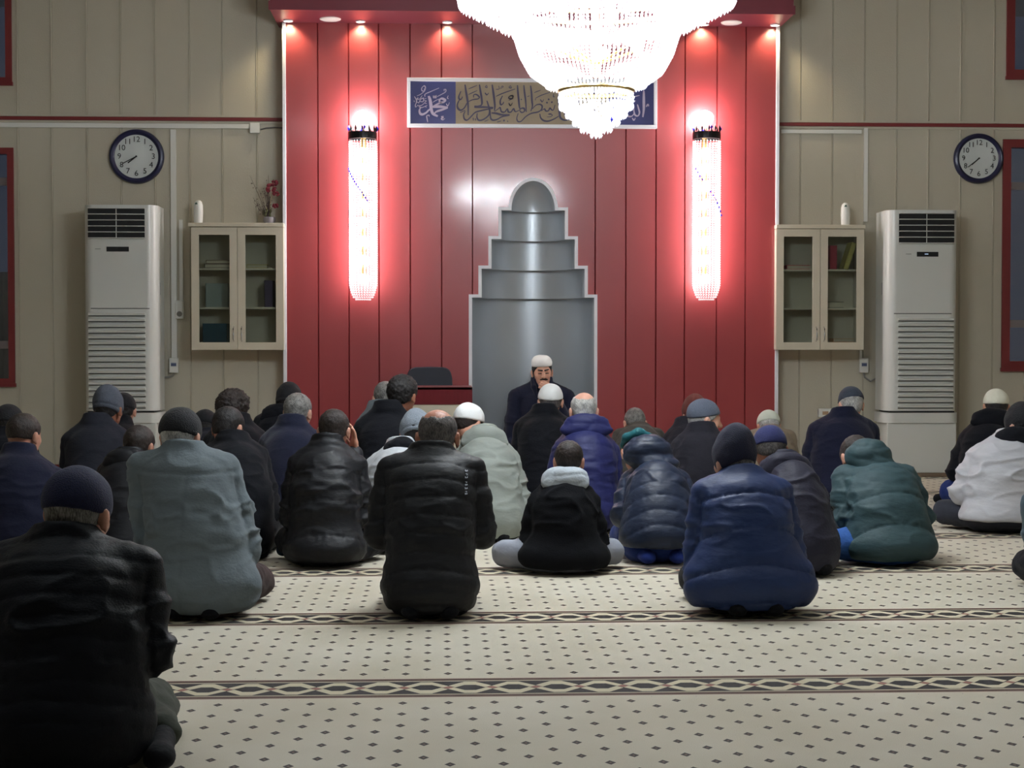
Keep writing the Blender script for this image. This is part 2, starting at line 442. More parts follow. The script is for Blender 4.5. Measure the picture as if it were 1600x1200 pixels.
# flanks
for x in (RX[0], RX[-1]):
    vs = [bm.verts.new(p) for p in ((x, PANEL, 0), (x, WALL, 0), (x, WALL, CEIL), (x, PANEL, CEIL))]
    bm.faces.new(vs)
bmesh.ops.remove_doubles(bm, verts=bm.verts, dist=1e-5)
me = bpy.data.meshes.new('wall_front_panelling'); bm.to_mesh(me); bm.free(); me.materials.append(M['red_panel'])
o = bpy.data.objects.new('wall_front_panelling', me); COL.objects.link(o); struct(o)
# pale corner profiles on both flanks
for k, x in enumerate((RX[0], RX[-1])):
    sgn = -1 if k == 0 else 1
    m_ = MB(); m_.span((x - 0.002 if sgn > 0 else x - 0.028, PANEL - 0.012, 0), (x + 0.028 if sgn > 0 else x + 0.002, PANEL + 0.03, SOF_Z + 0.02), bev=0.004)
    struct(m_.build('trim_%d' % (5 + k), 'white_metal'))
# soffit box with lights
SX0, SX1 = at_y(422, 15, PANEL - 0.5).x, at_y(1240, 15, PANEL - 0.5).x
struct(MB().span((SX0, PANEL - 0.5, SOF_Z), (SX1, WALL, SOF_Z + 0.62)).build('ceiling_soffit', 'soffit'))
struct(MB().span((SX0 - 0.012, PANEL - 0.512, SOF_Z + 0.0), (SX1 + 0.012, PANEL - 0.5, SOF_Z + 0.07)).build('trim_7', 'soffit'))
lw = [450, 563, 699, 1100, 1211]
where = ['at the panelling edge beside the potted flower', 'above the wall sconce beside the potted flower cabinet', 'above the blue square of the calligraphy frame', 'half covered by the chandelier rim', 'at the panelling edge above the cabinet without flowers']
for i, p in enumerate(lw):
    yy = PANEL - 0.085
    q = at_y(p, 30, yy)
    x = min(max(q.x, RX[0] + 0.02), RX[-1] - 0.02)
    t = thing('recessed_spotlight', (x, yy, SOF_Z), 'lit recessed spotlight ' + where[i], 'spotlight', 'recessed spotlights in the soffit')
    MB().lathe([(0.03, 0.001), (0.042, 0.001), (0.042, -0.008), (0.03, -0.008), (0.03, 0.001)], n=24).build('rim', 'white_metal', t, True)
    MB().lathe([(0.0005, -0.004), (0.029, -0.004), (0.029, -0.001), (0.0005, -0.001)], n=24).build('lens', 'spot_lens', t)
    ld = bpy.data.lights.new('spot_beam', 'SPOT'); ld.energy = SPOT_POWER; ld.color = (1.0, 0.82, 0.5); ld.spot_size = math.radians(115); ld.spot_blend = 0.7; ld.shadow_soft_size = 0.02
    lo = bpy.data.objects.new('beam', ld); COL.objects.link(lo); lo.parent = t; lo.location = (0, 0, -0.012); lo.rotation_euler = (math.radians(24), 0, 0)
for i, (p, wh) in enumerate(((516, 'above the sconce beside the potted flower cabinet'), (1143, 'beside the chandelier, above the other sconce'))):
    yy = PANEL - 0.17; q = at_y(p, 24, yy)
    t = thing('ceiling_speaker', (q.x, yy, SOF_Z), 'unlit flat round ceiling fitting ' + wh, 'ceiling fitting', 'round unlit fittings in the soffit')
    MB().lathe([(0.0005, -0.012), (0.07, -0.012), (0.085, -0.006), (0.088, 0.001), (0.0005, 0.001)], n=32).build('cover', 'plastic', t, True)

# ---------------------------------------------------------------- mihrab
mt = thing('mihrab', (MCX, PANEL, 0), 'stepped aluminium prayer niche with domed top set in the red panelling', 'prayer niche')
def niche_part(x0, x1, z0, z1, depth, name, label=None):
    m = MB(); n = 28; hw = (x1 - x0) / 2; f = 0.0
    rows = [[], []]
    for i in range(n + 1):
        a = math.pi * i / n
        x = MCX - hw * math.cos(a); y = PANEL + depth * math.sin(a)
        for r, z in enumerate((z0, z1)): rows[r].append(m.bm.verts.new((x - MCX, y - PANEL, z)))
    for i in range(n): m.bm.faces.new((rows[0][i], rows[0][i + 1], rows[1][i + 1], rows[1][i]))
    return m.build(name, 'steel', mt, True), rows
depths = [0.5, 0.42, 0.34, 0.26]
for k, (x0, x1, z0, z1) in enumerate(MIH):
    niche_part(x0, x1, z0, z1, depths[k], 'curved_back')
    # underside ring closing the step above
    m = MB(); n = 28
    if k < 3: xi0, xi1, di = MIH[k + 1][0], MIH[k + 1][1], depths[k + 1]
    else: xi0, xi1, di = MCX - DOME_R, MCX + DOME_R, 0.17
    ho, hi = (x1 - x0) / 2, (xi1 - xi0) / 2
    A = [m.bm.verts.new((-ho * math.cos(math.pi * i / n), depths[k] * math.sin(math.pi * i / n), z1)) for i in range(n + 1)]
    B = [m.bm.verts.new((-hi * math.cos(math.pi * i / n), di * math.sin(math.pi * i / n), z1)) for i in range(n + 1)]
    for i in range(n): m.bm.faces.new((A[i], A[i + 1], B[i + 1], B[i]))
    m.build('step_underside', 'steel', mt)
m = MB(); n = 28; nr = 10; rows = []
for j in range(nr + 1):
    b = math.pi / 2 * j / nr; hh = DOME_Z1 - DOME_Z0
    rows.append([m.bm.verts.new((-DOME_R * math.cos(math.pi * i / n) * math.cos(b), 0.17 * math.sin(math.pi * i / n) * math.cos(b), DOME_Z0 + hh * math.sin(b))) for i in range(n + 1)])
for j in range(nr):
    for i in range(n): m.bm.faces.new((rows[j][i], rows[j][i + 1], rows[j + 1][i + 1], rows[j + 1][i]))
m.build('dome', 'steel', mt, True)
# frame outline: stepped ribbon
def outline():
    L = []
    for x0, x1, z0, z1 in MIH: L += [(x0, z0), (x0, z1)]
    L += [(MCX - DOME_R * math.cos(math.pi * i / 24), DOME_Z0 + (DOME_Z1 - DOME_Z0) * math.sin(math.pi * i / 24)) for i in range(25)]
    for x0, x1, z0, z1 in MIH[::-1]: L += [(x1, z1), (x1, z0)]
    return L
O = outline(); w = 0.026; m = MB()
def off(L, w):
    out = []
    for i, p in enumerate(L):
        a = L[i - 1] if i else (p[0], p[1] - 1); b = L[i + 1] if i < len(L) - 1 else (p[0], p[1] - 1)
        t1 = Vector((p[0] - a[0], p[1] - a[1])); t2 = Vector((b[0] - p[0], b[1] - p[1]))
        if t1.length < 1e-6: t1 = t2
        if t2.length < 1e-6: t2 = t1
        t1.normalize(); t2.normalize(); n1 = Vector((-t1.y, t1.x)); n2 = Vector((-t2.y, t2.x))
        nn = n1 + n2; nn = nn / max(0.5, nn.dot(n1)) if nn.length > 0.1 else n1
        out.append((p[0] + nn.x * w, p[1] + nn.y * w))
    return out
O = [p for i, p in enumerate(O) if i == 0 or (abs(p[0] - O[i - 1][0]) + abs(p[1] - O[i - 1][1])) > 1e-5]
OO = off(O, w); y0, y1 = -0.02, 0.004
rows = [[m.bm.verts.new((p[0] - MCX, y, p[1])) for p in L] for L, y in ((O, y1 + 0.02), (O, y0), (OO, y0), (OO, y1))]
for r in range(3):
    for i in range(len(O) - 1): m.bm.faces.new((rows[r][i], rows[r][i + 1], rows[r + 1][i + 1], rows[r + 1][i]))
m.build('frame', 'white_metal', mt)

# ceiling lamps over the rows (all above the picture's top edge)
M['lamp_diffuser'] = mat('lit_lamp_diffuser', rgb(250, 250, 250), 0.6, emit=(0.84, 0.93, 1.0, 1), estr=LAMP_STRENGTH)
for i, (lx, ly, lab) in enumerate(((-1.8, 4.6, 'square ceiling lamp over the rows beside the flower cabinet side'), (3.4, 4.6, 'square ceiling lamp over the rows on the books cabinet side'))):
    t = thing('ceiling_lamp', (lx, ly, CEIL), lab, 'ceiling lamp', 'square ceiling lamps')
    MB().span((-0.3, -0.3, -0.05), (0.3, 0.3, 0), bev=0.005).build('housing', 'white_metal', t)
    MB().span((-0.27, -0.27, -0.056), (0.27, 0.27, -0.049)).build('diffuser', 'lamp_diffuser', t)
# ---------------------------------------------------------------- chandelier
CH = (0.77, 7.9)
def cz(py): return at_y(800, py, CH[1]).z
PXM = 7.9 / F_PX
ch = thing('chandelier', (CH[0], CH[1], 0), 'huge lit crystal chandelier with tiered bead bowl hanging from the ceiling', 'chandelier')
rnd = random.Random(4)
def bead_strings(m, prof, n, br, jit=0.0):
    """strings of beads following a (radius, height) profile around the axis"""
    L = [0]
    for a, b in zip(prof, prof[1:]): L.append(L[-1] + math.hypot(a[0] - b[0], a[1] - b[1]))
    step = br * 2.1; cnt = max(2, int(L[-1] / step))
    for k in range(n):
        an = 2 * math.pi * (k + 0.5) / n
        for i in range(cnt + 1):
            s = L[-1] * i / cnt; j = 0
            while j < len(L) - 2 and L[j + 1] < s: j += 1
            f = (s - L[j]) / max(1e-6, L[j + 1] - L[j])
            r = prof[j][0] * (1 - f) + prof[j + 1][0] * f; z = prof[j][1] * (1 - f) + prof[j + 1][1] * f
            r += rnd.uniform(-jit, jit)
            m.bead((r * math.cos(an), r * math.sin(an), z), br, br * 1.25)
def px_prof(L): return [(r * PXM, cz(y)) for r, y in L]
# bottom basket: five shrinking tiers of drops
m = MB()
for r0, r1, ya, yb in ((56, 57, 141, 163), (56, 47, 158, 176), (46, 36, 170, 188), (35, 24, 182, 199), (20, 8, 193, 208)):
    bead_strings(m, px_prof([(r0, ya), ((r0 + r1) / 2 + 2, (ya + yb) / 2), (r1, yb)]), max(10, int(r0 * 1.05)), 0.0068)
    n = max(8, int(r1 * 0.9))
    for k in range(n):
        a = 2 * math.pi * k / n; m.bead((r1 * PXM * math.cos(a), r1 * PXM * math.sin(a), cz(yb + 3)), 0.009, 0.017)
m.bead((0, 0, cz(209)), 0.02, 0.026)
m.build('bead_basket', 'crystal', ch)
mm = MB()
for k in range(1): mm.bead((21 * PXM, -30 * PXM, cz(190)), 0.010, 0.016)
mm.build('blue_drop', 'blue_gem', ch)
m = MB(); bead_strings(m, px_prof([(142, 32), (133, 43), (127, 60), (119, 86), (104, 113), (80, 130)]), 108, 0.0085)
n = 60
for k in range(n):
    a = 2 * math.pi * k / n; m.bead((78 * PXM * math.cos(a), 78 * PXM * math.sin(a), cz(132)), 0.011, 0.016)
m.build('bead_bowl', 'crystal', ch)
m = MB(); bead_strings(m, px_prof([(214, -26), (216, 0), (196, 9), (176, 20), (150, 31), (142, 38)]), 190, 0.0085)
for rr, yy, n in ((214, 2, 90), (194, 12, 84), (172, 24, 76), (150, 36, 66)):
    for k in range(n):
        a = 2 * math.pi * k / n; m.bead((rr * PXM * math.cos(a), rr * PXM * math.sin(a), cz(yy + 3)), 0.012, 0.022)
m.build('bead_crown', 'crystal', ch)
m = MB(); bead_strings(m, px_prof([(150, -120), (158, -80), (180, -50), (212, -30)]), 110, 0.009); m.build('upper_bead_skirt', 'crystal', ch)
for r, y in ((57, 141), (143, 6), (215, -28), (148, -122)):
    m = MB(); m.lathe([((r + 1.5) * PXM, cz(y) + 0.010), ((r + 4) * PXM, cz(y)), ((r + 1.5) * PXM, cz(y) - 0.010), ((r - 2.5) * PXM, cz(y) - 0.008), ((r - 2.5) * PXM, cz(y) + 0.008), ((r + 1.5) * PXM, cz(y) + 0.010)], n=64)
    m.build('gold_ring', 'gold', ch, True)
m = MB(); m.tube([(0, 0, cz(120)), (0, 0, CEIL - 0.06)], 0.014, 10)
for k in range(8):
    a = 2 * math.pi * k / 8; c, s = math.cos(a), math.sin(a)
    m.tube([(0, 0, cz(-60)), (c * 0.25, s * 0.25, cz(-45)), (c * 0.45, s * 0.45, cz(-20)), (c * 0.67, s * 0.67, cz(-28))], 0.008, 6)
    m.tube([(0, 0, cz(100)), (c * 0.18, s * 0.18, cz(80))], 0.006, 6)
m.build('frame_arms', 'gold', ch, True)
m = MB(); m.lathe([(0.001, CEIL), (0.12, CEIL), (0.11, CEIL - 0.03), (0.03, CEIL - 0.07), (0.001, CEIL - 0.07)], n=32); m.build('ceiling_rose', 'gold', ch, True)
for k in range(12):
    a = 2 * math.pi * (k + 0.5) / 12
    MB().ball((0.50 * math.cos(a), 0.50 * math.sin(a), cz(-12)), 0.028, 2, (1, 1, 1.3)).build('bulb', 'bulb', ch)
for k in range(6):
    a = 2 * math.pi * (k + 0.25) / 6
    MB().ball((0.22 * math.cos(a), 0.22 * math.sin(a), cz(70)), 0.026, 2, (1, 1, 1.3)).build('bulb', 'bulb_inner', ch)
for k in range(3):
    a = 2 * math.pi * (k + 0.1) / 3
    MB().ball((0.07 * math.cos(a), 0.07 * math.sin(a), cz(165)), 0.018, 2, (1, 1, 1.2)).build('bulb', 'bulb_inner', ch)

# ---------------------------------------------------------------- wall sconces
M['crystal_s'] = crystal_mat('sconce_crystal', 0.45)
def sconce(px, side, label):
    cx = at_y(px, 300, PANEL).x; R = 0.112; cy = PANEL - 0.125
    z = lambda y: at_y(px, y, cy).z
    t = thing('wall_sconce', (cx, cy, 0), label, 'wall lamp')
    zt, zb = z(222), z(468)
    m = MB(); n = 26; rows = int((zt - zb) / 0.019)
    for k in range(n):
        a = 2 * math.pi * k / n
        for i in range(rows + 1):
            zz = zt - (zt - zb) * i / rows; rr = R * (1 if zz > zb + 0.12 else (0.55 + 0.45 * math.sqrt(max(0, (zz - zb) / 0.12))))
            m.bead((rr * math.cos(a), rr * math.sin(a), zz), 0.0075, 0.0092)
    m.build('bead_cylinder', 'crystal_s', t)
    m = MB()
    for i in range(9, 22, 2):
        zz = zt - (zt - zb) * i / 40
        m.lathe([(R + 0.0095, zz + 0.0014), (R + 0.011, zz), (R + 0.0095, zz - 0.0014), (R + 0.008, zz), (R + 0.0095, zz + 0.0014)], n=32)
    m.build('wire_hoops', 'dark_metal', t)
    m = MB()
    m.lathe([(R + 0.004, z(218)), (R + 0.006, z(213)), (R + 0.004, z(207)), (R - 0.006, z(207)), (R - 0.006, z(218)), (R + 0.004, z(218))], n=32)
    for k in range(12):
        a = 2 * math.pi * k / 12; m.bead(((R - 0.002) * math.cos(a), (R - 0.002) * math.sin(a), z(202)), 0.012, 0.034)
    m.build('crown_band', 'dark_metal', t)
    m = MB()
    for k in range(4):
        a = 2 * math.pi * (k + 0.1) / 4 ; MB().bead(((R + 0.006) * math.cos(a), (R + 0.006) * math.sin(a), z(201)), 0.015, 0.024).build('blue_drop', 'blue_gem', t)
    for i in range(13):
        a = math.radians((205 + i * 7) if side < 0 else (215 + i * 10)); MB().bead(((R + 0.014) * math.cos(a), (R + 0.014) * math.sin(a), z(265 + i * (4.2 if side < 0 else 6))), 0.010, 0.014).build('blue_drop', 'blue_gem', t)
    m = MB(); m.span((-0.02, 0.10, z(440)), (0.02, 0.124, z(210))); m.tube([(0, 0.11, z(230)), (0, 0, z(222))], 0.006); m.tube([(0, 0.11, z(420)), (0, 0, z(430))], 0.006)
    m.tube([(0, 0, z(445)), (0, 0, z(200))], 0.005)
    m.build('wall_mount', 'gold', t)
    MB().ball((0.0 if side < 0 else -0.015, -0.0, z(184)), 0.072, 3, (1, 0.9, 0.8)).build('top_bulb', 'bulb_s', t, True)
    for y in (238, 262, 290, 318, 346, 376, 406, 436):
        MB().ball((0.0, 0.0, z(y)), 0.034, 3, (1, 1, 1.1)).build('bulb', 'bulb_s', t, True)
sconce(568, -1, 'lit crystal wall sconce with its bead tube nearer the framed blue Muhammad square')
sconce(1100, 1, 'lit crystal wall sconce with globe bulb and bead tube beside the chandelier')

# ---------------------------------------------------------------- calligraphy frame
YS = PANEL - 0.045
fx0, fx1 = at_y(636, 160, YS).x, at_y(1027, 160, YS).x; fz0, fz1 = at_y(830, 199.5, YS).z, at_y(830, 122.5, YS).z
sg = thing('calligraphy_frame', ((fx0 + fx1) / 2, PANEL, fz0), 'long white framed Arabic calligraphy in blue and tan hung on the red panelling', 'framed calligraphy')
ox, oy, oz = sg.location
sx = lambda px: at_y(px, 160, YS).x - ox
# photo rows run very slightly downhill, keep the frame itself level
sz = lambda px, py: at_y(830, py + (px - 830) * -0.006, YS).z - oz
b = 0.028; m = MB(); X0, X1, Z0, Z1 = fx0 - ox, fx1 - ox, 0, fz1 - fz0
m.span((X0, -0.05, Z0), (X1, 0, Z0 + b), bev=.003).span((X0, -0.05, Z1 - b), (X1, 0, Z1), bev=.003).span((X0, -0.05, Z0 + b), (X0 + b, 0, Z1 - b), bev=.003).span((X1 - b, -0.05, Z0 + b), (X1, 0, Z1 - b), bev=.003)
m.build('frame', 'white_metal', sg)
M['sign_blue'] = mat('sign_blue', rgb(46, 48, 112), 0.45, noise=0.1)
M['sign_tan'] = mat('sign_tan', rgb(150, 132, 106), 0.5, noise=0.15, nscale=20, stretch=(1, 1, 0.2))
M['sign_light'] = mat('sign_lilac', rgb(186, 172, 196), 0.5)
M['sign_ink'] = mat('sign_indigo_ink', rgb(52, 42, 74), 0.5)
xa, xb = sx(712), sx(951)
MB().span((X0 + b, -0.022, Z0 + b), (xa, -0.01, Z1 - b)).build('blue_field', 'sign_blue', sg)
MB().span((xb, -0.022, Z0 + b), (X1 - b, -0.01, Z1 - b)).build('blue_field', 'sign_blue', sg)
MB().span((xa, -0.022, Z0 + b), (xb, -0.01, Z1 - b)).build('tan_field', 'sign_tan', sg)
def smooth_pts(P, k=6):
    P = [np.array(p, float) for p in P]
    if len(P) < 3: return [P[0] * (1 - t) + P[-1] * t for t in np.linspace(0, 1, 5)]
    Q = [2 * P[0] - P[1]] + P + [2 * P[-1] - P[-2]]; out = []
    for i in range(1, len(Q) - 2):
        for t in np.linspace(0, 1, k, endpoint=False):
            out.append(0.5 * ((2 * Q[i]) + (-Q[i - 1] + Q[i + 1]) * t + (2 * Q[i - 1] - 5 * Q[i] + 4 * Q[i + 1] - Q[i + 2]) * t * t + (-Q[i - 1] + 3 * Q[i] - 3 * Q[i + 1] + Q[i + 2]) * t ** 3))
    out.append(P[-1]); return out
def strokes(list_, x0, y0, sc, name, m_):
    """reed-pen strokes, (points..., width in crop pixels); crop origin and scale in photo pixels"""
    mb = MB()
    for si, (w, pts) in enumerate(list_):
        P = smooth_pts(pts); n = len(P); L = []; R = []
        for i, p in enumerate(P):
            t = P[min(i + 1, n - 1)] - P[max(i - 1, 0)]; t = t / (np.linalg.norm(t) + 1e-9)
            nrm = np.array([-t[1], t[0]]); f = i / (n - 1)
            ww = w * (0.55 + 0.45 * math.sin(math.pi * min(1, max(0, f)) ** 0.8)) * (0.62 + 0.38 * abs(t[0] * 0.64 + t[1] * 0.77)) / 2 * 1.15
            for s_, A in ((1, L), (-1, R)):
                q = p + nrm * ww * s_; X = x0 + q[0] / sc; Y = y0 + q[1] / sc
                A.append((sx(X), -0.026 - 0.0002 * (si % 5), sz(X, Y)))
        l = [mb.bm.verts.new(a) for a in L]; r = [mb.bm.verts.new(a) for a in R]
        l2 = [mb.bm.verts.new((a[0], -0.021, a[2])) for a in L]; r2 = [mb.bm.verts.new((a[0], -0.021, a[2])) for a in R]
        for i in range(n - 1):
            mb.bm.faces.new((l[i], r[i], r[i + 1], l[i + 1])); mb.bm.faces.new((l2[i], l[i], l[i + 1], l2[i + 1])); mb.bm.faces.new((r[i], r2[i], r2[i + 1], r[i + 1]))
        mb.bm.faces.new((l[0], l2[0], r2[0], r[0])); mb.bm.faces.new((l[-1], r[-1], r2[-1], l2[-1]))
    return mb.build(name, m_, sg)
k1 = [(64, [(470, 440), (500, 520), (520, 640), (530, 740), (570, 830), (670, 880)]), (50, [(540, 720), (480, 740), (420, 800), (340, 840), (285, 820), (270, 750), (300, 680)]),
      (50, [(530, 690), (600, 650), (720, 590), (800, 570), (830, 530), (760, 495), (710, 520), (715, 570), (760, 600)]), (58, [(560, 680), (700, 670), (890, 690)]), (52, [(890, 695), (760, 740), (640, 780), (590, 830)]),
      (22, [(390, 455), (395, 400), (500, 350), (700, 265)]), (22, [(215, 440), (300, 400), (380, 330), (400, 250), (370, 220), (320, 270), (330, 330), (380, 320), (370, 280)]),
      (20, [(655, 455), (760, 400), (840, 350), (845, 300), (805, 300), (815, 335)]), (20, [(560, 580), (620, 540), (700, 505)]),
      (26, [(570, 430), (580, 480), (600, 440), (610, 485), (635, 430), (635, 490)]), (18, [(900, 430), (880, 480), (905, 500)]), (20, [(855, 605), (890, 655), (925, 580)]),
      (22, [(450, 1010), (435, 930), (430, 870), (480, 860), (480, 890)]), (24, [(800, 880), (750, 890), (790, 915), (745, 930), (780, 960), (825, 930)]),
      (22, [(160, 450), (190, 500), (210, 560), (180, 640), (190, 680), (240, 640)]), (20, [(200, 510), (240, 480), (200, 560), (260, 590)]), (20, [(230, 520), (280, 500), (330, 430)]), (22, [(250, 600), (300, 510), (360, 490), (350, 560), (280, 560)]),
      (18, [(220, 640), (300, 650), (370, 600), (420, 545)]), (18, [(250, 670), (330, 690), (440, 640)]), (16, [(390, 500), (420, 490)]), (16, [(380, 540), (430, 550)]), (16, [(390, 600), (430, 600)]), (16, [(400, 660), (420, 690)]), (16, [(150, 540), (160, 570)])]
strokes(k1, 636, 118, 13.95, 'white_calligraphy', 'sign_light')
k2 = [(44, [(305, 165), (330, 330), (355, 480), (375, 640), (375, 840)]), (30, [(345, 560), (470, 500), (590, 480), (620, 440), (560, 385), (500, 390), (495, 450)]),
      (40, [(350, 570), (290, 680), (210, 730), (150, 690), (135, 620), (160, 540), (190, 500)]), (34, [(215, 310), (170, 420), (175, 480), (220, 490), (250, 430)]), (22, [(195, 785), (310, 730)]),
      (22, [(385, 260), (575, 180)]), (22, [(380, 385), (575, 295)]), (42, [(625, 165), (645, 300), (670, 450), (675, 600), (600, 640), (510, 640)]), (44, [(510, 665), (700, 660), (930, 670)]),
      (36, [(925, 690), (800, 710), (660, 740), (530, 780), (430, 880), (350, 950), (290, 920), (275, 830), (310, 750)]), (40, [(790, 520), (820, 620), (850, 750), (820, 850), (700, 940), (610, 950), (570, 890), (575, 800)]),
      (26, [(745, 345), (790, 390), (830, 345)]), (18, [(780, 175), (755, 215), (795, 230), (785, 180)]), (44, [(905, 165), (930, 330), (950, 480), (965, 640), (955, 740)]),
      (42, [(890, 790), (1000, 800), (1120, 830), (1290, 830)]), (36, [(1290, 840), (1130, 870), (1020, 930), (930, 950), (880, 920), (865, 850), (860, 740)]), (30, [(955, 760), (1040, 700), (1080, 670), (1110, 760), (1180, 770), (1240, 700), (1260, 770), (1330, 760), (1380, 690), (1412, 750)]),
      (26, [(990, 425), (1130, 360), (1412, 260)]), (34, [(1135, 410), (1085, 520), (1095, 605), (1140, 590), (1160, 545)]), (26, [(1275, 510), (1350, 470), (1365, 415), (1300, 415), (1270, 460), (1340, 470)]),
      (20, [(1270, 570), (1310, 630), (1355, 565)]), (16, [(985, 270), (1060, 260), (1050, 190)]), (16, [(1080, 260), (1150, 215), (1120, 200), (1090, 240)]), (18, [(1310, 180), (1280, 225), (1330, 240), (1310, 190)]),
      (20, [(485, 895), (490, 960)]), (20, [(530, 910), (540, 960)]), (18, [(735, 980), (830, 940)]), (18, [(1010, 995), (1110, 965)]), (40, [(1150, 950), (1185, 965)]), (16, [(1240, 960), (1255, 990)])]
k3 = [(40, [(335, 175), (345, 330), (360, 480), (375, 640), (390, 700)]), (36, [(375, 730), (420, 690), (480, 690), (490, 750), (430, 780), (385, 740)]), (28, [(380, 730), (290, 760), (240, 700), (200, 765), (140, 770), (110, 700), (60, 770), (0, 760)]),
      (36, [(475, 175), (490, 330), (515, 520), (530, 770)]), (38, [(625, 185), (645, 350), (655, 520), (665, 640), (630, 750)]), (34, [(665, 700), (740, 620), (830, 600), (880, 640), (860, 720), (780, 770), (640, 800), (520, 870), (420, 970), (350, 980), (320, 910), (350, 800)]),
      (30, [(860, 745), (930, 700), (960, 745), (1020, 740), (1050, 680), (1090, 720), (1130, 720), (1165, 610)]), (44, [(1245, 350), (1240, 500), (1260, 650), (1265, 800), (1290, 900), (1380, 950), (1500, 930)]),
      (36, [(1245, 860), (1150, 920), (1020, 970), (920, 960), (850, 900), (830, 810)]), (20, [(705, 340), (850, 285)]), (22, [(725, 470), (860, 400), (1060, 330)]), (18, [(1090, 800), (1020, 815), (1100, 830), (1080, 870), (985, 880)]),
      (34, [(1010, 480), (1040, 500)]), (36, [(970, 555), (1005, 570)]), (36, [(1080, 545), (1110, 560)]), (22, [(840, 490), (880, 545), (915, 490)]), (16, [(550, 430), (605, 410)]), (24, [(410, 485), (430, 500)]), (20, [(1135, 370), (1130, 430), (1160, 430)]),
      (26, [(130, 460), (200, 480), (240, 420), (180, 410), (140, 450)]), (20, [(145, 570), (180, 630), (225, 570)]), (24, [(725, 490), (740, 500)]), (36, [(1400, 690), (1380, 800), (1410, 900)])]
k3 += [(40, [(1660, 330), (1680, 560), (1700, 800), (1760, 900), (1850, 900)]), (36, [(1850, 900), (1900, 800), (1850, 740), (1800, 800), (1840, 880)]), (36, [(1560, 930), (1600, 860), (1560, 800), (1520, 850)]), (22, [(1500, 420), (1640, 360)]), (36, [(2020, 250), (2040, 560), (2050, 860)]), (34, [(2200, 560), (2240, 640), (2180, 760), (2080, 930)])]
strokes(k2, 705, 120, 14.12, 'indigo_calligraphy', 'sign_ink')
strokes(k3, 785, 120, 14.12, 'indigo_calligraphy', 'sign_ink')
k4 = [(54, [(655, 290), (655, 500), (655, 700), (635, 880)]), (34, [(515, 600), (540, 690), (560, 780), (530, 850), (470, 840), (440, 760), (430, 610)]), (34, [(450, 790), (390, 860), (310, 860), (290, 800), (320, 700)]), (30, [(290, 780), (240, 860), (170, 870), (120, 800)]),
      (18, [(385, 440), (560, 400)]), (22, [(405, 510), (415, 545), (435, 515), (450, 545), (475, 510)]), (26, [(400, 900), (440, 950), (470, 895)]), (36, [(710, 655), (740, 600), (765, 640)])]
strokes(k4, 960, 120, 14.11, 'white_calligraphy', 'sign_light')

# ---------------------------------------------------------------- clocks
def text_part(body, size, loc, name, m_, parent, rot=(math.pi / 2, 0, 0), extrude=0.0004, align='CENTER'):
    return body, size, loc
def numerals(parent, R, name='numeral'):

    for k in range(1, 13):
        c = bpy.data.curves.new('tmp', 'FONT'); c.body = str(k); c.size = R * 0.29; c.align_x = 'CENTER'; c.align_y = 'CENTER'; c.extrude = 0.0006; c.resolution_u = 3
        o = bpy.data.objects.new('tmp', c); COL.objects.link(o)
        bpy.context.view_layer.update(); dg = bpy.context.evaluated_depsgraph_get()
        me = o.evaluated_get(dg).to_mesh(); a = math.radians(90 - 30 * k); r = R * 0.62
        mb = MB()
        vs = [mb.bm.verts.new((v.co.x + r * math.cos(a), -v.co.z - 0.027, v.co.y + r * math.sin(a))) for v in me.vertices]
        for p in me.polygons:
            try: mb.bm.faces.new([vs[i] for i in p.vertices])
            except ValueError: pass
        o.evaluated_get(dg).to_mesh_clear(); bpy.data.objects.remove(o); bpy.data.curves.remove(c)
        mb.build(name, 'ink', parent)
def clock(px, py, rpx, label, am, ah):
    q = at_y(px, py, WALL); R = rpx * q.y / F_PX
    t = thing('wall_clock', q, label, 'clock')
    RX_ = Matrix.Rotation(math.pi / 2, 3, 'X')
    MB().lathe([(R * 0.79, 0.022), (R * 0.82, 0.036), (R * 0.90, 0.045), (R * 0.97, 0.038), (R, 0.022), (R, 0.0), (R * 0.79, 0.0), (R * 0.79, 0.022)], n=64, R=RX_).build('rim', 'navy_rim', t, True)
    MB().lathe([(0.0005, 0.0), (R * 0.8, 0.0), (R * 0.8, 0.024), (0.0005, 0.024)], n=48, R=RX_).build('dial', 'dial', t)
    numerals(t, R)
    for nm, a, L, w, y in (('hour_hand', ah, 0.42, 0.022, -0.031), ('minute_hand', am, 0.60, 0.015, -0.034)):
        Rm = Matrix.Rotation(math.radians(a), 3, 'Y')
        MB().box(Rm @ Vector((0, 0, R * L / 2 - R * 0.03)) + Vector((0, y, 0)), (R * w * 2, 0.002, R * L), R=Rm).build(nm, 'ink', t)
    MB().lathe([(0.0005, 0.03), (R * 0.03, 0.03), (R * 0.03, 0.038), (0.0005, 0.038)], n=16, R=RX_).build('hub', 'ink', t)
clock(214, 245, 42, 'round navy rimmed wall clock above the air conditioner beside the flower cabinet', 242, 232)
clock(1528, 248, 39.5, 'round navy rimmed wall clock close beside the wide dark window', 232, 229)

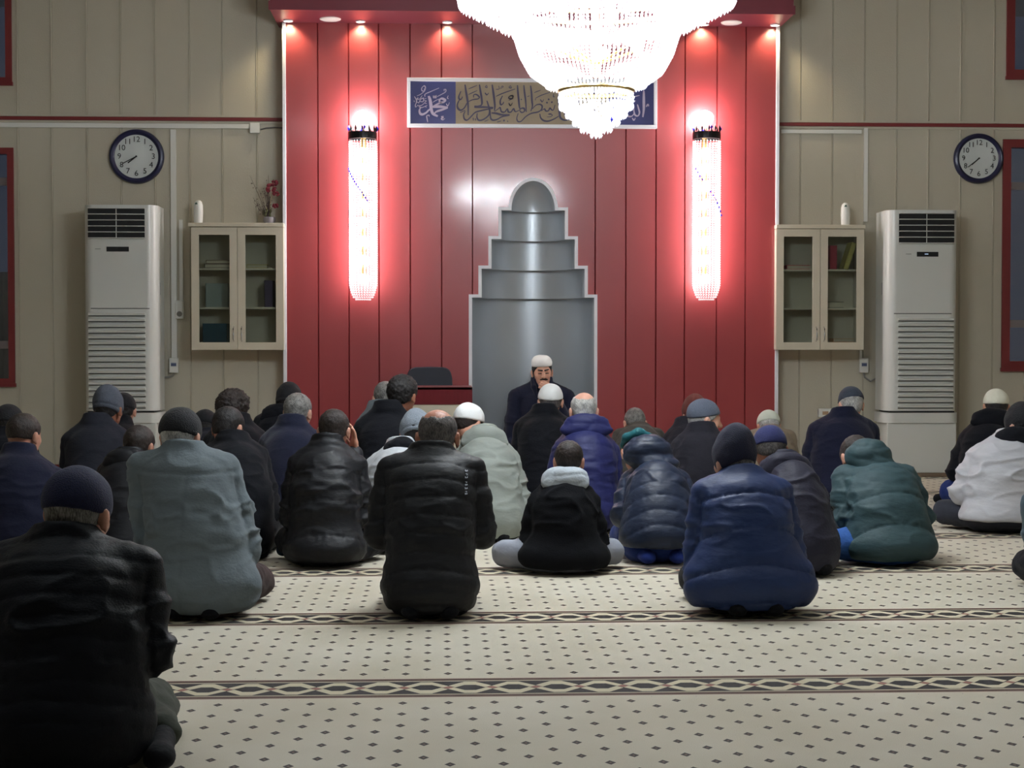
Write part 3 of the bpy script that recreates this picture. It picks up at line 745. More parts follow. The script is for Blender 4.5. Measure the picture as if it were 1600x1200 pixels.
# ---------------------------------------------------------------- floor standing air conditioners
def air_conditioner(px0, px1, ytop, label, mirror):
    cx = (at_y(px0, 600, Y_AC).x + at_y(px1, 600, Y_AC).x) / 2; W = at_y(px1, 600, Y_AC).x - at_y(px0, 600, Y_AC).x
    t = thing('air_conditioner', (cx, Y_AC, 0), label, 'air conditioner')
    z = lambda y: at_y(cx_px, y, Y_AC).z
    cx_px = (px0 + px1) / 2; D = 0.34; sgn = -1 if mirror else 1
    def shell(z0, z1, grow, name, m_='ac_white'):
        m = MB(); pts = []
        hw = W / 2 + grow; n = 8; r = 0.085
        prof = [(-hw, D), (-hw, r * 1.1)] + [(-hw + r * (1 - math.cos(math.pi / 2 * i / n)), r * 1.1 * (1 - math.sin(math.pi / 2 * i / n))) for i in range(1, n + 1)]
        prof = prof + [(-a, b_) for a, b_ in prof[::-1]]
        vs = [[m.bm.verts.new((a, b_ - grow, zz)) for a, b_ in prof] for zz in (z0, z1)]
        k = len(prof)
        for i in range(k): m.bm.faces.new((vs[0][i], vs[0][(i + 1) % k], vs[1][(i + 1) % k], vs[1][i]))
        m.bm.faces.new(vs[0][::-1]); m.bm.faces.new(vs[1])
        return m.build(name, m_, t, True)
    y0 = ytop
    body = shell(z(642), z(y0), 0, 'body')
    shell(z(661), z(645), 0.012, 'base_skirt')
    MB().span((-W / 2 + 0.02, 0.012, 0.0), (W / 2 - 0.02, D - 0.01, 0.035), bev=.004).build('wooden_plinth', mat('plinth_wood', rgb(128, 108, 90), 0.5), t)
    MB().span((-W / 2 + 0.01, 0.004, 0.035), (W / 2 - 0.01, D, z(661)), bev=.008).build('pedestal', 'ac_white', t)
    gw = W * 0.37 * 1.04
    gx = -0.05 * W * sgn if mirror else 0.0
    gx = (0.045 * W) if mirror else (-0.045 * W)
    # air outlet: dark recess with louvres
    MB().span((gx - gw, -0.004, z(y0 + 53)), (gx + gw, 0.05, z(y0 + 5))).build('outlet_recess', 'ac_dark', t)
    m = MB()
    for i in range(6):
        yy = y0 + 5.5 + i * 9.3
        m.box((gx, -0.011, z(yy)), (gw * 2, 0.016, 0.0045), R=Matrix.Rotation(math.radians(-12), 3, 'X'))
    m.span((gx - 0.003, -0.008, z(y0 + 52)), (gx + 0.003, -0.004, z(y0 + 6)))
    m.build('outlet_louvre', 'ac_white', t)
    MB().span((gx - 0.10 + 0.02, -0.003, z(y0 + 73)), (gx + 0.10 + 0.02 - 0.02, 0.01, z(y0 + 65.5))).build('display', 'ac_dark', t)
    if mirror: MB().box((gx + 0.0, -0.004, z(y0 + 69)), (0.03, 0.002, 0.008)).build('display_digits', mat('display_digits', rgb(180, 200, 230), 0.5, emit=rgb(180, 200, 230), estr=0.6), t)
    MB().box((gx - 0.15, -0.001, z(y0 + 69)), (0.045, 0.002, 0.006)).build('badge', mat('badge_grey', rgb(150, 152, 150), 0.4), t)
    MB().span((-W / 2 + 0.06, -0.0015, z(y0 + 162.5)), (W / 2 - 0.06, 0.01, z(y0 + 161.5))).build('panel_joint', 'ac_dark', t)
    m = MB(); n = 17; ya, yb = y0 + 172, 636
    for i in range(n):
        yy = ya + (yb - ya) * i / (n - 1)
        m.box((gx, -0.006, z(yy) + 0.006), (gw * 2, 0.014, 0.020), R=Matrix.Rotation(math.radians(24), 3, 'X'))
    m.build('intake_slats', 'ac_white', t)
    m = MB()
    for i in range(n):
        yy = ya + (yb - ya) * i / (n - 1)
        m.span((gx - gw, -0.010, z(yy) - 0.0115), (gx + gw, 0.01, z(yy) - 0.005))
    m.build('intake_slots', 'ac_dark', t)
    MB().span((-W / 2 + 0.03, 0.0, z(644.6)), (W / 2 - 0.03, D - 0.02, z(642.4))).build('base_gap', 'ac_dark', t)
    MB().box((sgn * (W / 2) + 0.0, 0.15, z(450)), (0.003, 0.02, 0.10)).build('side_handle', mat('handle_grey', rgb(160, 165, 170), 0.4), t)
air_conditioner(131, 246, 320, 'tall white floor air conditioner whose grille stands behind the grey beanie', False)
air_conditioner(1385, 1497, 328, 'tall white floor air conditioner on a pedestal between clock and navy coat man', True)

# ---------------------------------------------------------------- glass door cabinets
YC = WALL - 0.30
def cabinet(px0, px1, label, slab_px, books):
    x0, x1 = at_y(px0, 450, YC).x, at_y(px1, 450, YC).x; z0, z1 = at_y(800, 546.5, YC).z, at_y(800, 356.5, YC).z
    t = thing('wall_cabinet', ((x0 + x1) / 2, WALL, z0), label, 'cabinet')
    W, H, D = x1 - x0, z1 - z0, 0.30; th = 0.018
    m = MB(); yb = -0.001
    m.span((-W / 2, -D + 0.02, 0), (-W / 2 + th, yb, H)).span((W / 2 - th, -D + 0.02, 0), (W / 2, yb, H)).span((-W / 2 + th, -D + 0.02, 0), (W / 2 - th, yb, th)).span((-W / 2 + th, -D + 0.02, H - th), (W / 2 - th, yb, H)).span((-W / 2 + th, -0.012, th), (W / 2 - th, yb, H - th))
    m.build('carcass', 'cab', t)
    a, b_ = at_y(slab_px[0], 352, YC).x - (x0 + x1) / 2, at_y(slab_px[1], 352, YC).x - (x0 + x1) / 2
    MB().span((a, -D - 0.012, H + 0.004), (b_, yb, H + 0.036), bev=0.003).build('top_slab', 'cab', t)
    for fz in (0.335, 0.655): MB().span((-W / 2 + th, -D + 0.06, H * fz), (W / 2 - th, -0.012, H * fz + 0.016)).build('shelf', 'cab', t)
    for s in (-1, 1):
        dx0, dx1 = (-W / 2, -0.002) if s < 0 else (0.002, W / 2)
        fr = 0.062; d = MB(); ya, yb2 = -D, -D + 0.019
        d.span((dx0, ya, 0), (dx0 + fr, yb2, H)).span((dx1 - fr, ya, 0), (dx1, yb2, H)).span((dx0 + fr, ya, 0), (dx1 - fr, yb2, fr * 1.0)).span((dx0 + fr, ya, H - fr), (dx1 - fr, yb2, H))
        do = d.build('door', 'cab', t)
        MB().span((dx0 + fr, -D + 0.008, fr), (dx1 - fr, -D + 0.012, H - fr)).build('door_pane', 'glass', do)
        hx = s * 0.033
        MB().tube([(hx, -D, 0.07), (hx, -D - 0.028, 0.085), (hx, -D - 0.03, 0.13), (hx, -D - 0.028, 0.175), (hx, -D, 0.19)], 0.005, 8).build('handle', 'chrome', do, True)
    return t, W, H
ct1, W1, H1 = cabinet(299, 443, 'cream wall cabinet with glass doors, potted flower and white dispenser on its top', (294, 443), 1)
ct2, W2, H2 = cabinet(1213, 1350, 'cream wall cabinet with glass doors holding red and yellow books, dispenser on top', (1213, 1352), 2)
def book(loc, dims, colr, label, tilt=0.0, grp='books behind the cabinet glass'):
    t = thing('book', loc, label, 'book', grp)
    t.rotation_euler = (0, tilt, 0)
    w, d, h = dims
    thin = 2 if h < w else 0
    c = MB()
    if h < w:
        c.span((-w / 2, -d, 0), (w / 2, 0, 0.004)).span((-w / 2, -d, h - 0.004), (w / 2, 0, h)).span((-w / 2, -d, 0), (-w / 2 + 0.004, 0, h))
        pg = MB().span((-w / 2 + 0.004, -d + 0.006, 0.004), (w / 2 - 0.006, -0.004, h - 0.004))
    else:
        c.span((-w / 2, -d, 0), (-w / 2 + 0.004, 0, h)).span((w / 2 - 0.004, -d, 0), (w / 2, 0, h)).span((-w / 2, -d, 0), (w / 2, -d + 0.004, h))
        pg = MB().span((-w / 2 + 0.004, -d + 0.004, 0.005), (w / 2 - 0.004, -0.005, h - 0.005))
    c.build('cover', mat('book_cover', colr, 0.6), t); pg.build('pages', mat('pages', rgb(200, 192, 170), 0.9), t)
def cabloc(t, W, H, fx, shelf, dy=-0.08):
    z = {0: 0.018, 1: H * 0.335 + 0.016, 2: H * 0.655 + 0.016}[shelf]
    return (t.location.x + fx * W / 2, WALL + dy, t.location.z + z)
book(cabloc(ct2, W2, H2, -0.45, 2), (0.20, 0.14, 0.035), rgb(190, 36, 62), 'red book lying flat on the top shelf behind the red-side cabinet door')
book(cabloc(ct2, W2, H2, -0.62, 0), (0.16, 0.14, 0.03), rgb(66, 60, 58), 'dark book lying on the bottom shelf of the books cabinet')
book(cabloc(ct2, W2, H2, 0.34, 2), (0.06, 0.16, 0.2), rgb(150, 24, 52), 'crimson book standing on the top shelf of the books cabinet')
book(cabloc(ct2, W2, H2, 0.62, 2), (0.045, 0.16, 0.235), rgb(170, 160, 84), 'yellow book leaning on the top shelf beside crimson book', 0.32)
book(cabloc(ct2, W2, H2, 0.60, 0), (0.19, 0.15, 0.045), rgb(170, 50, 48), 'red book lying on the bottom shelf under the tan book')
book((cabloc(ct2, W2, H2, 0.60, 0)[0], WALL - 0.08, cabloc(ct2, W2, H2, 0.6, 0)[2] + 0.046), (0.18, 0.14, 0.03), rgb(206, 160, 120), 'tan book lying on a red book on the bottom shelf')
book(cabloc(ct2, W2, H2, 0.40, 1), (0.15, 0.13, 0.05), rgb(56, 74, 66), 'dark green book lying on the middle shelf of the books cabinet')
book(cabloc(ct1, W1, H1, -0.45, 2), (0.22, 0.15, 0.035), rgb(70, 44, 50), 'maroon book lying lowest on the top shelf below the dispenser')
book((cabloc(ct1, W1, H1, -0.45, 2)[0], WALL - 0.08, cabloc(ct1, W1, H1, -0.45, 2)[2] + 0.036), (0.20, 0.14, 0.03), rgb(120, 92, 60), 'brown book lying on the maroon book on the top shelf')
book(cabloc(ct1, W1, H1, 0.40, 2), (0.17, 0.14, 0.03), rgb(178, 160, 70), 'yellow book lying on the top shelf under the potted flower')
book(cabloc(ct1, W1, H1, 0.66, 1), (0.07, 0.16, 0.22), rgb(64, 50, 76), 'violet folder standing on the middle shelf under the potted flower')
book(cabloc(ct1, W1, H1, -0.52, 1), (0.19, 0.03, 0.2), rgb(150, 158, 152), 'grey folder standing on the middle shelf below the dispenser')
book(cabloc(ct1, W1, H1, -0.52, 0), (0.2, 0.16, 0.2), rgb(18, 60, 76), 'teal binder standing on the bottom shelf below the dispenser')

# air freshener dispensers
def dispenser(px, label, turn):
    zt = ct1.location.z + H1 + 0.036
    q = at_y(px, 345, YC + 0.08)
    t = thing('air_freshener', (q.x, YC + 0.08, zt), label, 'air freshener')
    t.rotation_euler = (0, 0, turn)
    prof = [(0.001, 0), (0.040, 0), (0.043, 0.02), (0.047, 0.09), (0.044, 0.15), (0.034, 0.178), (0.018, 0.190), (0.001, 0.192)]
    MB().lathe(prof, n=28, sc=(0.85, 0.8)).build('housing', 'plastic', t, True)
    MB().lathe([(0.001, -0.003), (0.012, -0.003), (0.012, 0.004), (0.001, 0.004)], c=(0.0, -0.029, 0.155), n=16, R=Matrix.Rotation(math.pi / 2 + 0.35, 3, 'X'), sc=(0.9, 1.4)).build('nozzle', mat('nozzle_green', rgb(70, 100, 90), 0.5), t)
dispenser(310, 'white air freshener dispenser on the cabinet beside the conduit', -0.4)
dispenser(1321, 'white air freshener dispenser standing on the books cabinet', -0.2)
# potted flower on the cabinet
q = at_y(421, 345, YC + 0.12); zt = ct1.location.z + H1 + 0.036
pf = thing('potted_flower', (q.x, YC + 0.12, zt), 'red artificial flower with dry twigs in a small grey pot on the cabinet', 'potted flower')
MB().lathe([(0.001, 0), (0.042, 0), (0.052, 0.03), (0.05, 0.055), (0.04, 0.058), (0.001, 0.05)], n=24).build('pot', mat('grey_pot', rgb(128, 124, 130), 0.5), pf, True)
rf = random.Random(9); m = MB()
m.tube([(0, 0, 0.05), (0.005, 0, 0.16), (0.03, 0, 0.28), (0.035, 0, 0.37)], 0.005, 6); m.build('stem', mat('stem_tan', rgb(150, 130, 104), 0.7), pf, True)
m = MB()
for i in range(20):
    a = rf.uniform(-2.2, -0.2) if i % 3 else rf.uniform(-0.3, 0.3); L = rf.uniform(0.12, 0.42); dx = -abs(math.sin(a)) * 0.17 * rf.uniform(0.2, 1.0)
    dy = rf.uniform(-0.03, 0.03)
    m.tube([(0, 0, 0.05), (dx * 0.45, dy, L * 0.5), (dx, dy * 2, L)], [0.0025, 0.002, 0.001], 4)
    for k in range(5):
        f = rf.uniform(0.4, 1.0); m.bead((dx * f + rf.uniform(-0.02, 0.02), dy + rf.uniform(-0.01, 0.01), L * f + rf.uniform(-0.015, 0.015)), 0.005, 0.007)
m.build('twigs', mat('dry_twigs', rgb(84, 68, 66), 0.9), pf)
m = MB()
for (cx, cz_, r) in ((0.012, 0.30, 0.045), (0.055, 0.25, 0.03), (0.05, 0.15, 0.026), (0.045, 0.34, 0.03)):
    for k in range(14):
        a = rf.uniform(0, 6.28); e = rf.uniform(-1, 1)
        c = Vector((math.cos(a) * math.cos(e), math.sin(a) * math.cos(e), math.sin(e))) * r * 0.7
        m.ball((cx + c.x, c.y, cz_ + c.z), r * 0.45, 1, (1, 0.5, 0.8))
m.build('petals', mat('red_petals', rgb(120, 30, 46), 0.7), pf, True)
m = MB()
for k in range(9):
    a = rf.uniform(0, 6.28); m.ball((math.cos(a) * 0.03 - 0.02, math.sin(a) * 0.02, rf.uniform(0.06, 0.12)), 0.02, 1, (0.5, 0.4, 1.2))
m.build('leaves', mat('pot_leaves', rgb(84, 84, 50), 0.7), pf, True)

# ---------------------------------------------------------------- conduits, sockets, boxes
def wzz(px, py): return at_y(px, py, WALL)
def trunk(pts, w, label, name='cable_conduit'):
    P = [wzz(*p) for p in pts]; m = MB()
    for a, b_ in zip(P, P[1:]):
        x0, x1 = min(a.x, b_.x) - w / 2, max(a.x, b_.x) + w / 2; z0, z1 = min(a.z, b_.z) - w / 2, max(a.z, b_.z) + w / 2
        m.span((x0, WALL - 0.022, z0), (x1, WALL - 0.001, z1))
    o = m.build(name, 'plastic', None, origin=P[0]); tag(o, label, 'conduit'); return o
trunk([(-60, 194.5), (391, 198.5)], 0.03, 'long pale cable conduit running level under the red rail above a clock')
trunk([(272, 206), (272, 560)], 0.034, 'pale vertical cable conduit dropping beside the dispenser cabinet')
trunk([(283.5, 346), (283.5, 470)], 0.026, 'short pale cable conduit dropping to the double socket')
trunk([(1222, 206), (1343, 206)], 0.026, 'short level pale conduit under the red rail above the books cabinet')
trunk([(1352, 203), (1352, 344)], 0.028, 'pale vertical conduit dropping to the books cabinet top corner')
trunk([(1344, 549), (1344, 562)], 0.018, 'short pale conduit under the books cabinet above its breaker box')
o = MB().box((0, -0.025, 0), (0.085, 0.05, 0.085), bev=0.006).build('junction_box', 'plastic', None); o.location = wzz(399, 201); tag(o, 'square pale junction box at the end of the level conduit', 'junction box')
o = MB().tube([(0, 0, 0), (0.05, -0.005, 0.012), (0.12, -0.005, 0.018), (0.22, -0.004, 0.012)], 0.006).build('cable', mat('grey_cable', rgb(90, 88, 88), 0.6), None, True); o.location = wzz(407, 203) + Vector((0, -0.02, 0)); tag(o, 'dark cable running from the junction box to the red panelling', 'cable')
def plate(px, py, w, h, label, cat, name):
    q = wzz(px, py); t = thing(name, q, label, cat)
    MB().box((0, -0.02, 0), (w, 0.04, h), bev=0.006).build('housing', 'plastic', t)
    return t
t = plate(281.5, 484, 0.068, 0.155, 'pale double wall socket at the end of the short conduit', 'wall socket', 'wall_socket')
for dz in (-0.036,):
    MB().lathe([(0.001, 0.0), (0.02, 0.0), (0.023, 0.004), (0.001, 0.004)], c=(0, -0.038, dz), n=20, R=Matrix.Rotation(math.pi / 2, 3, 'X')).build('socket_ring', mat('socket_shadow', rgb(120, 118, 110), 0.6), t)
MB().box((0, -0.041, 0.04), (0.045, 0.004, 0.055), bev=0.001).build('cover_plate', 'plastic', t)
for px, py, dpx, lab in ((272.5, 571, -1, 'small white breaker box at the end of the vertical conduit'), (1348.5, 571, 1, 'small white breaker box below the books cabinet')):
    t = plate(px, py, 0.075, 0.125, lab, 'breaker box', 'breaker_box')
    MB().box((0, -0.041, 0.008), (0.045, 0.003, 0.03)).build('window', mat('breaker_window', rgb(120, 130, 150), 0.3), t)
    m = MB()
    for k in range(3): m.box((-0.013 + k * 0.013, -0.044, 0.006), (0.008, 0.006, 0.011))
    m.build('switches', mat('switch_blue', rgb(40, 50, 110), 0.4), t)
    cab = MB()
    if dpx < 0: cab.tube([(0.0, -0.02, -0.06), (-0.01, -0.02, -0.085), (-0.05, -0.02, -0.10), (-0.11, -0.015, -0.10), (-0.135, 0.02, -0.10)], 0.008)
    else: cab.tube([(0.0, -0.02, -0.06), (0.01, -0.02, -0.10), (0.06, -0.02, -0.135), (0.11, -0.02, -0.11), (0.125, -0.02, -0.02), (0.13, -0.02, 0.09)], 0.008)
    cab.build('lead', mat('grey_lead', rgb(140, 138, 134), 0.5), t, True)
t = plate(1288, 645, 0.12, 0.075, 'low beige wall socket beside the navy coat man with grey cap', 'wall socket', 'wall_socket')
MB().box((0.0, -0.041, 0.0), (0.05, 0.004, 0.03), bev=0.001).build('cover_plate', mat('outlet_tan', rgb(170, 140, 110), 0.5), t)

# ---------------------------------------------------------------- desk and chair beside the niche
YD = PANEL - 1.15
dx0, dx1 = at_y(630, 620, YD).x, at_y(738, 620, YD).x; dzt = at_y(700, 605, YD).z; dzm = at_y(700, 632, YD).z
t = thing('preaching_desk', ((dx0 + dx1) / 2, YD, 0), 'mahogany topped desk with a cream front beside the prayer niche', 'desk')
hw = (dx1 - dx0) / 2
MB().span((-hw, 0, dzm), (hw, 0.02, dzt), bev=0.002).build('modesty_panel', 'mahogany', t)
MB().span((-hw, -0.0, dzt - 0.02), (hw, 0.5, dzt), bev=0.002).build('tabletop', 'mahogany', t)
MB().span((-hw + 0.01, 0.01, 0.0), (hw - 0.01, 0.03, dzm)).build('front_panel', 'cab', t)
for s in (-1, 1): MB().span((s * hw - (0.02 if s > 0 else 0), 0.03, 0.0), (s * hw + (0.02 if s < 0 else 0), 0.48, dzt - 0.02)).build('side_panel', 'mahogany', t)
YCH = PANEL - 0.07
q0, q1 = at_y(632, 600, YCH).x, at_y(710, 600, YCH).x; zc1 = at_y(670, 573, YCH).z
t = thing('office_chair', ((q0 + q1) / 2, YCH, 0), 'dark chair with a rounded backrest behind the mahogany desk', 'chair')
M['chair'] = mat('chair_navy', rgb(34, 38, 52), 0.5, bump=0.2, bscale=200)
hw = (q1 - q0) / 2
m = MB(); n = 24; rows = []
for r_, (dy, s_) in enumerate(((0.0, 0.97), (-0.02, 1.0), (-0.035, 1.0), (-0.05, 0.97))):
    ring = []
    for i in range(n):
        a = 2 * math.pi * i / n; ex = 0.35
        cx_ = math.copysign(abs(math.cos(a)) ** ex, math.cos(a)); sz_ = math.copysign(abs(math.sin(a)) ** ex, math.sin(a))
        tap = 1.0 - 0.10 * (sz_ * 0.5 + 0.5)
        ring.append(m.bm.verts.new((hw * s_ * cx_ * tap, dy - 0.04 * abs(cx_) ** 2, zc1 - 0.24 + 0.24 * s_ * sz_)))
    rows.append(ring)
for a, b_ in zip(rows, rows[1:]):
    for i in range(n): m.bm.faces.new((a[i], a[(i + 1) % n], b_[(i + 1) % n], b_[i]))
m.bm.faces.new(rows[0]); m.bm.faces.new(rows[-1][::-1])
m.build('backrest', 'chair', t, True)
MB().box((0, -0.25, 0.44), (0.44, 0.40, 0.07), bev=0.03, seg=3).build('seat', 'chair', t, True)
MB().tube([(0, 0.0, zc1 - 0.45), (0, -0.01, 0.42), (0, -0.2, 0.40)], 0.02).build('back_post', 'black', t, True)
m = MB(); m.tube([(0, -0.25, 0.42), (0, -0.25, 0.09)], 0.025); m.build('gas_stem', 'black', t, True)
for k in range(5):
    a = 2 * math.pi * k / 5 + 0.3
    e = (0.24 * math.cos(a), -0.25 + 0.24 * math.sin(a) * 0.62)
    l = MB().tube([(0, -0.25, 0.10), (e[0], e[1], 0.06)], [0.022, 0.014]).build('leg', 'black', t, True)
    MB().ball((e[0], e[1], 0.026), 0.026, 2).build('caster', 'black', l, True)
# ---------------------------------------------------------------- implicit body modelling
V3 = lambda *a: np.array(a, dtype=np.float64)
class Prim:
    pass
def capP(a, b, ra, rb, k=0.02):
    p = Prim(); p.t = 0; p.a = np.array(a, float); p.b = np.array(b, float); p.ra = ra; p.rb = rb; p.k = k; r = max(ra, rb)
    p.lo = np.minimum(p.a, p.b) - r; p.hi = np.maximum(p.a, p.b) + r; return p
def ellP(c, r, R=None, k=0.02):
    p = Prim(); p.t = 1; p.c = np.array(c, float); p.r = np.array(r, float); p.R = np.array(R, float) if R is not None else np.eye(3); p.k = k
    e = np.sqrt(((p.R * p.r[None, :]) ** 2).sum(1)); p.lo = p.c - e; p.hi = p.c + e; return p
def ringP(c, a, b, t, h, R=None, k=0.01):
    """elliptical band (collar): half axes a,b, thickness t, half height h"""
    p = Prim(); p.t = 2; p.c = np.array(c, float); p.r = (a, b, t, h); p.R = np.array(R, float) if R is not None else np.eye(3); p.k = k
    m = max(a, b) + t + h; p.lo = p.c - m; p.hi = p.c + m; return p
def evalP(p, X, Y, Z, grow=0.0):
    if p.t == 0:
        d = p.b - p.a; L = float(d @ d) + 1e-12
        px, py, pz = X - p.a[0], Y - p.a[1], Z - p.a[2]
        h = np.clip((px * d[0] + py * d[1] + pz * d[2]) / L, 0, 1)
        q = np.sqrt((px - d[0] * h) ** 2 + (py - d[1] * h) ** 2 + (pz - d[2] * h) ** 2)
        return q - (p.ra + (p.rb - p.ra) * h) - grow
    x, y, z = X - p.c[0], Y - p.c[1], Z - p.c[2]; R = p.R
    u = R[0, 0] * x + R[1, 0] * y + R[2, 0] * z; v = R[0, 1] * x + R[1, 1] * y + R[2, 1] * z; w = R[0, 2] * x + R[1, 2] * y + R[2, 2] * z
    if p.t == 1:
        r = p.r + grow
        k0 = np.sqrt((u / r[0]) ** 2 + (v / r[1]) ** 2 + (w / r[2]) ** 2); k1 = np.sqrt((u / r[0] ** 2) ** 2 + (v / r[1] ** 2) ** 2 + (w / r[2] ** 2) ** 2) + 1e-9
        return k0 * (k0 - 1) / k1
    a, b, t, h = p.r
    q = (np.sqrt((u / a) ** 2 + (v / b) ** 2) - 1) * min(a, b)
    dx = np.abs(q) - t; dz = np.abs(w) - h
    return np.minimum(np.maximum(dx, dz), 0) + np.sqrt(np.maximum(dx, 0) ** 2 + np.maximum(dz, 0) ** 2) - 0.006
def smin(a, b, k):
    h = np.maximum(k - np.abs(a - b), 0) / k
    return np.minimum(a, b) - h * h * k * 0.25
def smax(a, b, k): return -smin(-a, -b, k)
def field(prims, X, Y, Z, grow=0.0):
    D = np.full(X.shape, 1.0)
    for p in prims: D = smin(D, evalP(p, X, Y, Z, grow), p.k)
    return D
def remesh(prims, vox, cut=None, grow=0.0):
    """surface-nets mesh of the smooth union of prims; cut(D,X,Y,Z) edits the field"""
    lo = np.min([p.lo for p in prims], 0) - 0.03 - grow; hi = np.max([p.hi for p in prims], 0) + 0.03 + grow
    n = np.ceil((hi - lo) / vox).astype(int) + 1
    ax = [lo[i] + vox * np.arange(n[i]) for i in range(3)]
    D = np.full(n, 1.0, np.float32)
    for p in prims:
        m = p.k + grow + 2 * vox
        i0 = np.maximum(((p.lo - m - lo) / vox).astype(int), 0); i1 = np.minimum(((p.hi + m - lo) / vox).astype(int) + 2, n)
        sl = tuple(slice(i0[i], i1[i]) for i in range(3))
        X, Y, Z = ax[0][sl[0], None, None], ax[1][None, sl[1], None], ax[2][None, None, sl[2]]
        D[sl] = smin(D[sl], evalP(p, X, Y, Z, grow), p.k)
    if cut is not None:
        D = cut(D, ax[0][:, None, None], ax[1][None, :, None], ax[2][None, None, :]).astype(np.float32)
    D = np.ascontiguousarray(D)
    for a in range(3):   # close the border
        s = [slice(None)] * 3
        for e in (0, -1): s[a] = e; D[tuple(s)] = np.maximum(D[tuple(s)], 1e-3)
    I = D < 0
    c = [I[:-1, :-1, :-1], I[1:, :-1, :-1], I[:-1, 1:, :-1], I[1:, 1:, :-1], I[:-1, :-1, 1:], I[1:, :-1, 1:], I[:-1, 1:, 1:], I[1:, 1:, 1:]]
    cnt = sum(x.astype(np.int8) for x in c); act = (cnt > 0) & (cnt < 8)
    idx = -np.ones(act.shape, np.int64); ci = np.argwhere(act); idx[act] = np.arange(len(ci))
    acc = np.zeros((len(ci), 3)); num = np.zeros(len(ci))
    offs = [(0, 0, 0), (1, 0, 0), (0, 1, 0), (1, 1, 0), (0, 0, 1), (1, 0, 1), (0, 1, 1), (1, 1, 1)]
    vals = [D[ci[:, 0] + o[0], ci[:, 1] + o[1], ci[:, 2] + o[2]] for o in offs]
    for i, j in ((0, 1), (2, 3), (4, 5), (6, 7), (0, 2), (1, 3), (4, 6), (5, 7), (0, 4), (1, 5), (2, 6), (3, 7)):
        a, b = vals[i], vals[j]; m = (a < 0) != (b < 0); t = np.where(m, a / np.where(a == b, 1, a - b), 0)
        pa, pb = np.array(offs[i], float), np.array(offs[j], float)
        acc += m[:, None] * (pa[None] + t[:, None] * (pb - pa)[None]); num += m
    P = lo + (ci + acc / np.maximum(num, 1)[:, None]) * vox
    F = []
    for a in range(3):
        b, c_ = (a + 1) % 3, (a + 2) % 3
        s0 = [slice(None)] * 3; s1 = [slice(None)] * 3; s0[a] = slice(0, -1); s1[a] = slice(1, None)
        e = np.argwhere(I[tuple(s0)] != I[tuple(s1)])
        e = e[(e[:, b] > 0) & (e[:, c_] > 0) & (e[:, b] < n[b] - 1) & (e[:, c_] < n[c_] - 1)]
        ins = I[e[:, 0], e[:, 1], e[:, 2]]
        q = []
        for db, dc in ((-1, -1), (0, -1), (0, 0), (-1, 0)):
            k = e.copy(); k[:, b] += db; k[:, c_] += dc; q.append(idx[k[:, 0], k[:, 1], k[:, 2]])
        q = np.stack(q, 1); q[~ins] = q[~ins][:, ::-1]; F.append(q[(q >= 0).all(1)])
    return P, np.concatenate(F)
def vnormals(P, F):
    n = np.cross(P[F[:, 2]] - P[F[:, 0]], P[F[:, 3]] - P[F[:, 1]]); N = np.zeros_like(P)
    for i in range(4): np.add.at(N, F[:, i], n)
    return N / (np.linalg.norm(N, axis=1)[:, None] + 1e-12)
def lap(P, F, it=1, f=0.5):
    for _ in range(it):
        S_ = np.zeros_like(P); C_ = np.zeros(len(P))
        for i in range(4):
            for j in (1, 3):
                np.add.at(S_, F[:, i], P[F[:, (i + j) % 4]]); np.add.at(C_, F[:, i], 1)
        P = P * (1 - f) + f * S_ / np.maximum(C_, 1)[:, None]
    return P
def vnoise(P, sc, seed=0):
    q = P * sc + seed * 17.31; i = np.floor(q).astype(np.int64); f = q - i; f = f * f * (3 - 2 * f); r = 0
    for dx in (0, 1):
        for dy in (0, 1):
            for dz in (0, 1):
                h = ((i[:, 0] + dx) * 73856093) ^ ((i[:, 1] + dy) * 19349663) ^ ((i[:, 2] + dz) * 83492791); h = (h * 2654435761 + seed * 97) & 0xffffffff
                h = ((h >> 13) ^ h) & 0xffff
                r = r + (h / 65535.0) * (f[:, 0] if dx else 1 - f[:, 0]) * (f[:, 1] if dy else 1 - f[:, 1]) * (f[:, 2] if dz else 1 - f[:, 2])
    return r * 2 - 1
def mesh_obj(name, P, F, m, parent):
    me = bpy.data.meshes.new(name)
    me.vertices.add(len(P)); me.vertices.foreach_set('co', P.astype(np.float32).ravel())
    me.loops.add(len(F) * 4); me.loops.foreach_set('vertex_index', F.astype(np.int32).ravel())
    me.polygons.add(len(F)); me.polygons.foreach_set('loop_start', np.arange(len(F), dtype=np.int32) * 4)
    me.polygons.foreach_set('use_smooth', np.ones(len(F), bool))
    me.update(calc_edges=True); me.validate()
    me.materials.append(M[m] if isinstance(m, str) else m)
    o = bpy.data.objects.new(name, me); COL.objects.link(o); o.parent = parent
    return o
def rot(yaw=0, pitch=0, roll=0):
    """yaw + turns to the figure's left, pitch + bows forward, roll + tips to its right"""
    y, p, r = map(math.radians, (yaw, pitch, roll))
    return np.array(Matrix.Rotation(y, 3, 'Z') @ Matrix.Rotation(-p, 3, 'X') @ Matrix.Rotation(r, 3, 'Y'))

